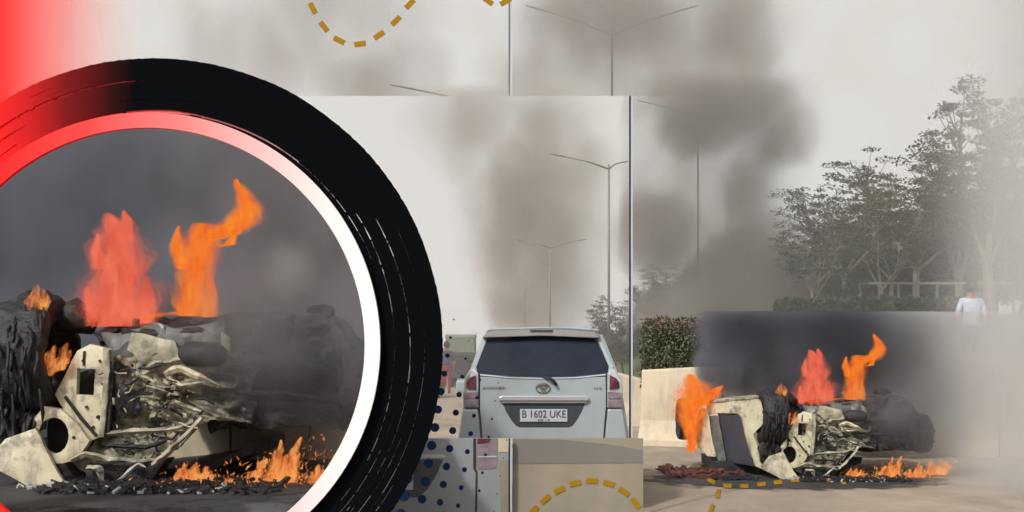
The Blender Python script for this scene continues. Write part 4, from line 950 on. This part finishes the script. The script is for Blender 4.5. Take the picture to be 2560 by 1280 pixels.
def burn_site(loc, where, full):
    L = Vector(loc); inn = where
    build_wreck(loc, 'overturned burnt out cream car with charred wheel, %s' % inn)
    up = L if full else L + Vector((-0.09, 0, 0.03))
    flame(up, FL_red + [FL_red_w] + FL_red_x, m_fl_red, 0.25, 'broad salmon red flame rising from the wreck %s' % inn, 2)
    flame(up, FL_org, m_fl_org, 0.2, 'tall hooked orange flame rising from the wreck %s' % inn, 5, rough=0.3)
    flame(up, FL_rim, m_fl_org, 0.22, 'low line of fire along the top edge of the wreck %s' % inn, 8, shells=2, rough=0.5)
    flame(loc, [[(903, 550, 4), (903, 535, 18), (900, 510, 15), (905, 460, 3)], [(915, 552, 3), (920, 530, 11), (932, 500, 8), (925, 475, 2)], [(885, 535, 3), (882, 515, 9), (888, 485, 2)]], m_fl_gnd, 0.0, 'small flame on top of the charred wheel of the wreck %s' % inn, 4, shells=2, rough=0.5)
    flame(loc, [[(950, 735, 4), (960, 710, 16), (985, 680, 14), (1000, 635, 3)], [(935, 715, 3), (942, 690, 14), (962, 645, 3)], [(985, 715, 3), (995, 690, 9), (1010, 660, 2)]], m_fl_gnd, -0.02, 'small flame beside the inner wing of the wreck %s' % inn, 6, shells=2, rough=0.5)
    G = 'flames on the ground'
    ground_fire(loc, [(1400, 1062, 60, 60), (1330, 1090, 40, 40), (1460, 1085, 50, 40)], 3, 'low yellow flame on the ground nearest to the wreck %s' % inn, 0.0, G)
    ground_fire(loc, [(1510, 1105, 50, 70), (1280, 1110, 40, 50), (1440, 1115, 50, 40), (1580, 1105, 40, 60)], 9, 'red licking flame among debris of the wreck %s' % inn, -0.2, G)
    ground_fire(loc, [(1590, 1070, 50, 100), (1650, 1060, 45, 130), (1730, 1075, 60, 110), (1790, 1080, 40, 70)], 5, 'large ground flame right of the wreck %s' % inn, 0.1, G)
    if full:
        ground_fire(loc, [(1930, 1050, 45, 110), (1980, 1050, 40, 90)], 7, 'separate ground flame farthest right of the wreck %s' % inn, 0.2, G)
        flame(loc, [[(390, 930, 30), (395, 840, 34), (385, 740, 48), (400, 640, 88), (420, 560, 92), (405, 470, 62), (385, 410, 16)], [(430, 620, 60), (500, 560, 62), (560, 510, 30), (600, 490, 6)]], m_fl_org, 0.75, 'big orange flame engulfing the rear wheel beside the pale barrier', 11, rough=0.5)
    # burnt patch, debris and scraps on the ground
    rnd = random.Random(14)
    bm = bmesh.new(); c0 = Vector((wx(950), -0.25, 0)); vs = []
    for k in range(64):
        t = 2 * math.pi * k / 64; rr = 1 + 0.35 * noise.noise((math.cos(t) * 2, math.sin(t) * 2, 1)) + 0.15 * noise.noise((math.cos(t) * 7, math.sin(t) * 7, 2))
        vs.append(bm.verts.new((c0.x + 2.1 * rr * math.cos(t), c0.y + 1.15 * rr * math.sin(t), 0.005)))
    bm.faces.new(vs); o = obj('scorch_patch', bm, m_scorch, None, loc); tag(o, 'black scorched patch on the ground under the wreck', kind='structure')
    def scraps(nm, n_, xr, yr_, size, mt, label, seed):
        r_ = random.Random(seed); bm = bmesh.new()
        for k in range(n_):
            p = Vector((wx(r_.uniform(*xr)), r_.uniform(*yr_), 0.008)); s = size * r_.uniform(0.4, 1.4); an = r_.uniform(0, 3.14)
            d1 = Vector((math.cos(an), math.sin(an), r_.uniform(-.1, .5))) * s; d2 = Vector((-math.sin(an), math.cos(an), r_.uniform(0, .3))) * s * r_.uniform(.2, .7)
            z = Vector((0, 0, 0.012)); q = [p, p + d1, p + d1 + d2, p + d2]
            lo_ = [bm.verts.new(Vector((v.x, v.y, max(v.z, 0.006)))) for v in q]; hi_ = [bm.verts.new(v_.co + z) for v_ in lo_]
            bm.faces.new(lo_); bm.faces.new(hi_[::-1])
            for e in range(4): bm.faces.new((lo_[e], lo_[(e + 1) % 4], hi_[(e + 1) % 4], hi_[e]))
        tag(obj(nm, bm, mt, None, loc), label, 'debris', kind='stuff')
    scraps('dark_debris', 380, (1000, 1660), (-0.5, 0.0), 0.05, m_char, 'charred debris scattered in front of the wreck %s' % inn, 1)
    scraps('pale_scraps', 26, (890, 1090), (-0.30, -0.14), 0.035, m_ash, 'pale scraps lying below the bent wing %s' % inn, 2)
    scraps('pale_scraps', 24, (1160, 1560), (-0.5, -0.2), 0.035, m_ash, 'pale scraps among the debris fire %s' % inn, 3)
    if full:
        scraps('ember_debris', 260, (190, 720), (-0.1, 1.0), 0.09, m_embers, 'reddish smouldering debris left of the wreck beside the barrier', 4)
        scraps('dark_debris', 120, (480, 740), (-0.3, 0.4), 0.07, m_char, 'charred bits under the open door of the wreck', 5)
WC = (3.77, 14.5, 0.0)
burn_site(WC, 'at the barrier', True)
burn_site(((319 - 1280) / 437, 6.865, DKZ), 'inside the ring', False)

# ochre collage overlay dashes, projected flat onto the road before the wreck
def on_road(px, py, z=0.009): 
    Y = (EYE - z) * F / (py - HZ); return (px - 1280) * Y / F, Y
dl = empty('overlay_dashes', (2.6, 12.5, 0)); tag(dl, 'curved row of ochre overlay dashes laid on the road before the burning car', 'overlay graphic')
def zc(zx, zy): return 1600 + 0.3906 * zx, 780 + 0.3906 * zy
for zx, zy, an in ((560, 1113, 3), (668, 1115, -2), (777, 1104, -6), (883, 1091, -6), (992, 1076, -4), (1102, 1072, 0), (1208, 1073, 3), (1305, 1090, 12), (510, 1052, 86), (455, 1082, 28), (392, 1002, 84), (466, 962, 24), (500, 1162, 100), (458, 1258, 112), (440, 1330, 112)):
    px, py = zc(zx, zy); L_ = 21 if zx != 1305 else 12
    q = [on_road(x, y) for x, y in dash_poly(px, py, an, L_, 10)]
    bm = bmesh.new(); lo_ = [bm.verts.new((x - dl.location.x, y - dl.location.y, 0.009)) for x, y in q]; hi_ = [bm.verts.new(v.co + Vector((0, 0, 0.004))) for v in lo_]
    bm.faces.new(lo_); bm.faces.new(hi_[::-1])
    for e in range(4): bm.faces.new((lo_[e], lo_[(e + 1) % 4], hi_[(e + 1) % 4], hi_[e]))
    obj('dash', bm, m_yellow, dl)

# ------------------------------------------------------------------ people
m_skin = M('skin', lin((150, 110, 86)), 0.6, var=0.05); m_hair = M('black_hair', (0.02, 0.018, 0.018), 0.6)
m_shirt_w = M('white_blue_shirt', lin((216, 222, 232)), 0.7, var=0.1, rgb2=lin((150, 170, 204))); m_jeans = M('dark_trousers', lin((58, 60, 70)), 0.8)
m_redcloth = M('red_cloth', lin((134, 46, 48)), 0.8); m_bluecloth = M('blue_cloth', lin((62, 70, 98)), 0.8)
def person(loc, rz, H, shirt, trousers, hair, label, arm=0.05):
    root = empty('person', loc, rz); tag(root, label, 'person'); k = H / 1.72
    J = {'pel': ((0, 0, .94), .135), 'wa': ((0, 0, 1.08), .125), 'ch': ((0, 0, 1.30), .15), 'nk': ((0, 0, 1.46), .06), 'hd': ((0, 0.01, 1.56), .082), 'top': ((0, .01, 1.66), .088), 'crown': ((0, .01, 1.70), .05)}
    E = [('pel', 'wa'), ('wa', 'ch'), ('ch', 'nk'), ('nk', 'hd'), ('hd', 'top'), ('top', 'crown')]
    for s, nm in ((-1, 'l'), (1, 'r')):
        J.update({nm + 'sh': ((s * .17, 0, 1.39), .066), nm + 'el': ((s * (.20 + arm), .02, 1.12), .045), nm + 'wr': ((s * (.20 + arm * 1.1), -.08, .88), .032), nm + 'ha': ((s * (.20 + arm), -.10, .80), .036),
                  nm + 'hp': ((s * .09, 0, .88), .098), nm + 'kn': ((s * .10, -.02, .50), .064), nm + 'an': ((s * .10, .02, .09), .045), nm + 'ft': ((s * .12, -.13, .04), .04)})
        E += [('ch', nm + 'sh'), (nm + 'sh', nm + 'el'), (nm + 'el', nm + 'wr'), (nm + 'wr', nm + 'ha'), ('pel', nm + 'hp'), (nm + 'hp', nm + 'kn'), (nm + 'kn', nm + 'an'), (nm + 'an', nm + 'ft')]
    names = list(J); me = bpy.data.meshes.new('body')
    me.from_pydata([Vector(J[n_][0]) * k for n_ in names], [(names.index(a_), names.index(b_)) for a_, b_ in E], [])
    o = bpy.data.objects.new('body', me); col.objects.link(o)
    sk = o.modifiers.new('skin', 'SKIN'); o.modifiers.new('sub', 'SUBSURF').levels = 2; o.modifiers['sub'].render_levels = 2
    for i, n_ in enumerate(names):
        r = J[n_][1] * k; me.skin_vertices[0].data[i].radius = (r, r * (0.75 if n_ in ('pel', 'wa', 'ch') else 1)); me.skin_vertices[0].data[i].use_root = (n_ == 'pel')
    dg = bpy.context.evaluated_depsgraph_get(); dg.update(); m2 = bpy.data.meshes.new_from_object(o.evaluated_get(dg)); bpy.data.objects.remove(o)
    m2.materials.clear()
    for mt in (m_skin, shirt, trousers, m_hair): m2.materials.append(mt)
    for p in m2.polygons:
        c = p.center / k; p.use_smooth = True
        p.material_index = 1 if (0.95 < c.z < 1.44 and not (abs(c.x) > .2 and c.z < 1.12)) else (2 if 0.1 < c.z <= 0.95 and abs(c.x) < 0.24 else (3 if c.z <= 0.1 else 0))
    link('body', m2, None, root)
    bm = bmesh.new(); bmesh.ops.create_uvsphere(bm, u_segments=20, v_segments=14, radius=0.112 * k)
    for v in bm.verts:
        v.co.y *= 1.05; v.co.z *= 1.08
        if v.co.y < -0.02 * k and v.co.z < 0.04 * k: v.co.y = -0.02 * k
        v.co += Vector((0, 0.025 * k, 1.645 * k)) + noise.noise_vector(v.co * 20) * 0.008
    obj('hair', bm, hair, root, smooth=True)
    return root
pp = P(2428, 690, 21.6)
person((pp.x, 21.6, 1.02), R(172), 1.72, m_shirt_w, m_jeans, m_hair, 'black haired onlooker in a white and blue shirt behind the barrier on the right')
person((P(1116, 0, 40).x, 40, 0), R(200), 1.72, m_bluecloth, m_redcloth, m_hair, 'person in blue top and red trousers standing on the road beside the ring', 0.06)

# ------------------------------------------------------------------ far vehicles beside the ring
m_green = M('green_truck_paint', lin((104, 114, 98)), 0.6, var=0.1); m_canvas = M('pale_green_canvas', lin((134, 140, 124)), 0.9, var=0.1)
tx = P(1150, 0, 62); tr_ = empty('green_truck', (tx.x, 62, 0)); tag(tr_, 'green truck far ahead on the road between ring and white car', 'truck')
box('cargo_box', (-0.75, 0, 0.75), (0.75, 2.6, 2.0), m_green, tr_, 0.04); box('canvas_top', (-0.78, 0.02, 2.005), (0.78, 2.62, 2.2), m_canvas, tr_, 0.05)
box('cab', (-0.7, 2.75, 0.5), (0.7, 4.0, 1.75), m_green, tr_, 0.08); box('chassis', (-0.4, 0.1, 0.42), (0.4, 3.9, 0.74), m_dgap, tr_)
for sx in (-1, 1):
    for yy in (0.6, 3.3):
        bm = bmesh.new(); bm_tube(bm, [(sx * 0.72, yy, 0.38), (sx * 0.48, yy, 0.38)], 0.38, 18); obj('wheel', bm, m_tyre, tr_)
    box('tail_light', (sx * 0.6 - 0.08, -0.03, 0.85), (sx * 0.6 + 0.08, 0.0, 0.97), m_redlens, tr_)
jx = P(1162, 0, 46); jp = empty('dark_jeep', (jx.x, 46, 0)); tag(jp, 'dark car with round spare wheel just left of the white car', 'car')
box('body', (-0.62, 0, 0.35), (0.62, 3.2, 0.95), m_recess, jp, 0.08); box('cabin', (-0.55, 0.05, 0.955), (0.55, 2.0, 1.35), m_dgap, jp, 0.1)
bm = bmesh.new(); bm_tube(bm, [(-0.1, -0.03, 0.82), (-0.1, -0.12, 0.82), (-0.1, -0.2, 0.82)], [0.30, 0.33, 0.28], 22); obj('spare_wheel', bm, m_tyre, jp)
for sx in (-1, 1):
    for yy in (0.55, 2.6):
        bm = bmesh.new(); bm_tube(bm, [(sx * 0.63, yy, 0.3), (sx * 0.43, yy, 0.3)], 0.3, 18); obj('wheel', bm, m_tyre, jp)
    box('tail_light', (sx * 0.5 - 0.07, -0.02, 0.68), (sx * 0.5 + 0.07, 0.0, 0.8), m_redlens, jp)
sx0 = P(1096, 0, 37); ms = empty('red_scooter', (sx0.x, 37, 0)); tag(ms, 'red scooter half hidden behind the right edge of the black ring', 'scooter')
for yy in (0, 1.2):
    bm = bmesh.new(); bm_tube(bm, [(-0.05, yy, 0.27), (0.05, yy, 0.27)], 0.27, 18); obj('wheel', bm, m_tyre, ms)
prism('tail_fairing', [(-0.16, 0.45), (0.16, 0.45), (0.13, 0.72), (-0.13, 0.72)], -0.05, 0.65, m_redcloth, ms, bev=0.03)
box('seat', (-0.13, 0.0, 0.725), (0.13, 0.7, 0.80), m_dgap, ms, 0.03); box('leg_shield', (-0.2, 0.95, 0.35), (0.2, 1.0, 0.95), m_redcloth, ms, 0.02)
tube('handlebar', [(-0.32, 0.95, 1.02), (0, 1.0, 1.0), (0.32, 0.95, 1.02)], 0.018, m_dgap, ms); box('tail_light', (-0.06, -0.08, 0.55), (0.06, -0.052, 0.63), m_redlens, ms)

# ------------------------------------------------------------------ smoke
def domain(name, lo, hi, mat, label):
    bm = bmesh.new(); bm_box(bm, lo, hi); return tag(obj(name, bm, mat), label, kind='stuff')
# thin column behind the white car
Y = 117
bl = [blob(1285, 775, Y, 130, 95, 6, 1), blob(1335, 690, Y, 165, 150, 6, .9), blob(1315, 530, Y, 170, 220, 6, .85), blob(1410, 560, Y, 170, 230, 6, .5), blob(1190, 300, Y, 230, 170, 6, .42), blob(1340, 330, Y, 200, 210, 6, .55), blob(1430, 430, Y, 150, 150, 6, .45), blob(1440, 710, Y, 110, 160, 6, .42), blob(1545, 590, Y, 110, 100, 6, .35), blob(1340, 560, Y, 230, 500, 7, .75), blob(1250, 330, Y, 300, 190, 7, .3)]
a, b = P(960, 241, Y - 5), P(1700, 830, Y - 5)
domain('smoke', (a.x, Y - 6, 0.5), (b.x, Y + 6, P(0, 242, Y + 6).z - 0.4), smoke_mat('thin_smoke', bl, 0.9, (0.60, 0.56, 0.52), 0.22, 5.5, 0.0, contrast=(0.34, 0.64)), 'thin brownish smoke column above the white car')
# heavy brown smoke on the right-hand view
Y = 49
bl = [blob(1860, 750, Y, 240, 200, 4.5, 1.3), blob(1720, 780, Y, 230, 150, 4.5, .8), blob(1880, 620, Y, 150, 180, 4.5, .9), blob(1850, 480, Y, 120, 210, 4, .6), blob(1650, 580, Y, 160, 190, 4, .8), blob(1790, 280, Y, 290, 170, 4.5, .8), blob(1940, 340, Y, 140, 130, 4, .55), blob(1680, 290, Y, 190, 120, 4, .4), blob(1720, 460, Y, 200, 200, 4.5, .16), blob(1640, 420, Y, 160, 150, 4, .18), blob(1770, 520, Y, 300, 520, 5, .2)]
a, b = P(1584, 241, Y - 4.5), P(2120, 830, Y - 4.5)
domain('smoke', (a.x, Y - 4.5, 0.4), (b.x, Y + 4.5, P(0, 242, Y + 4.5).z - 0.3), smoke_mat('brown_smoke', bl, 2.3, (0.52, 0.49, 0.46), 0.46, 3.0, 0.0, contrast=(0.34, 0.64), vary=0.15), 'heavy brown smoke billowing beside the tree row')
# smoke seen at the top beyond the sky edge
Y = 152
bl = [blob(720, 90, Y, 330, 240, 8, .34), blob(560, 130, Y, 170, 210, 8, .26), blob(930, 210, Y, 240, 150, 8, .5), blob(1040, 180, Y, 130, 150, 8, .42), blob(840, 30, Y, 380, 150, 8, .32), blob(1560, 40, Y, 400, 190, 8, .95), blob(1800, 60, Y, 220, 190, 8, 1), blob(1880, 150, Y, 110, 160, 8, .85), blob(1650, 200, Y, 260, 150, 8, .5), blob(1790, 210, Y, 200, 110, 8, .55), blob(1330, 150, Y, 130, 220, 8, .45), blob(1600, 120, Y, 420, 260, 9, .5), blob(780, 120, Y, 420, 260, 9, .2)]
a, b = P(320, -140, Y), P(2060, 330, Y)
domain('smoke', (a.x, Y - 8, b.z), (b.x, Y + 8, a.z), smoke_mat('drifting_smoke', bl, 0.6, (0.56, 0.53, 0.50), 0.15, 8.5, 0.0, contrast=(0.34, 0.64)), 'wide smoke drifting across the top of the picture')
# black smoke behind the wreck at the barrier, paling to the right
Y = 17.2
bl = [blob(1960, 880, Y, 230, 190, .75, 1), blob(2120, 800, Y, 320, 190, .8, 1), blob(1870, 810, Y, 150, 170, .8, 1), blob(1830, 920, Y, 110, 100, .7, 1), blob(2240, 920, Y, 260, 170, .7, .55), blob(2240, 1030, Y, 200, 140, .7, .5), blob(2430, 890, Y, 260, 190, .7, .28), blob(2430, 1010, Y, 220, 150, .7, .2)]
a, b = P(1660, 787, 15.9), P(2800, 1190, 15.9)
domain('smoke', (a.x, 15.9, 0.02), (b.x, 18.6, P(0, 786, 18.6).z), smoke_mat('black_smoke', bl, 8.0, (0.25, 0.255, 0.30), 2.0, 0.85, 0.55, contrast=(0.3, 0.6), color2=(0.8, 0.79, 0.79), cx=(4.7, 6.4), vary=0.35), 'black smoke pouring off the wreck along the barrier')
# smoke filling the view through the ring
bm = bmesh.new(); c = P(378, 862, 9); bm_tube(bm, [(c.x, 8.45, c.z), (c.x, 9.75, c.z)], 1.86, 48)
bl = [((c.x, 9.35, c.z + 0.3), (3.4, 0.62, 3.4), 1)]
tag(obj('smoke', bm, smoke_mat('dark_grey_smoke', bl, 11.0, (0.41, 0.43, 0.49), 1.7, 0.9, 0.6, contrast=(0.2, 0.6), color2=(0.50, 0.47, 0.49), cx=(-3.2, -1.5), vary=0.3, floor=0.35)), 'dark grey smoke filling the view through the ring', kind='stuff')
c = P(722, 668, 8.3)
bm = bmesh.new(); bmesh.ops.create_icosphere(bm, subdivisions=3, radius=0.3)
for v in bm.verts: v.co = Vector((v.co.x, v.co.y * 0.6, v.co.z * 1.1))
m_ = smoke_mat('pale_puff', [((0, 0, 0), (0.26, 0.16, 0.3), 1)], 4.0, (0.92, 0.88, 0.80), 6.0, 0.14, 0.1)
tag(obj('smoke_puff', bm, m_, None, c), 'pale puff in the dark smoke right of the orange flame inside the ring', kind='stuff')
# thinner smoke trailing over the right half of each wreck
for X0, Y0, Z0, nm in ((WC[0], WC[1], 0.0, 'smoke trailing over the right end of the wreck at the barrier'), ((319 - 1280) / 437, 6.865, DKZ, 'smoke trailing over the dark end of the wreck inside the ring')):
    bl = [((X0 + 0.95, Y0 - 0.0, Z0 + 0.85), (0.85, 0.5, 0.62), 1), ((X0 + 1.35, Y0 - 0.0, Z0 + 0.7), (0.7, 0.5, 0.75), 1)]
    domain('smoke', (X0 + 0.0, Y0 - 0.30, Z0 + 0.12), (X0 + 1.75, Y0 + 0.18, Z0 + 1.7), smoke_mat('trailing_smoke', bl, 3.8, (0.46, 0.46, 0.48), 2.4, 0.35, 0.1, contrast=(0.4, 0.66)), nm)
# pale haze thickening towards the right edge
m, n, l = new_mat('pale_drifting_haze'); n.remove(n['Principled BSDF'])
tc = n.new('ShaderNodeTexCoord'); sx_ = n.new('ShaderNodeSeparateXYZ'); l.new(tc.outputs['Object'], sx_.inputs[0])
mr = n.new('ShaderNodeMapRange'); mr.interpolation_type = 'SMOOTHSTEP'; mr.inputs[1].default_value = 4.45; mr.inputs[2].default_value = 6.2; mr.inputs[4].default_value = 1.35
pv = n.new('ShaderNodeVolumePrincipled'); pv.inputs['Color'].default_value = (0.985, 0.98, 0.975, 1); pv.inputs['Anisotropy'].default_value = 0.0
l.new(sx_.outputs[0], mr.inputs[0]); l.new(mr.outputs[0], pv.inputs['Density']); l.new(pv.outputs[0], n['Material Output'].inputs['Volume'])
domain('drifting_haze', (4.4, 12.2, 0.015), (9.0, 13.9, 6.6), m, 'pale haze thickening towards the right edge of the picture')
# thin even haze hanging over the road and the tree row
m, n, l = new_mat('thin_grey_haze'); n.remove(n['Principled BSDF'])
pv = n.new('ShaderNodeVolumePrincipled'); pv.inputs['Color'].default_value = (0.97, 0.96, 0.945, 1); pv.inputs['Density'].default_value = 0.0085
l.new(pv.outputs[0], n['Material Output'].inputs['Volume'])
bm = bmesh.new(); bm_box(bm, (-60, 23, 0.1), (60, 43, 30))
tag(obj('thin_haze', bm, m), 'thin grey haze hanging over the road and tree row', kind='stuff')
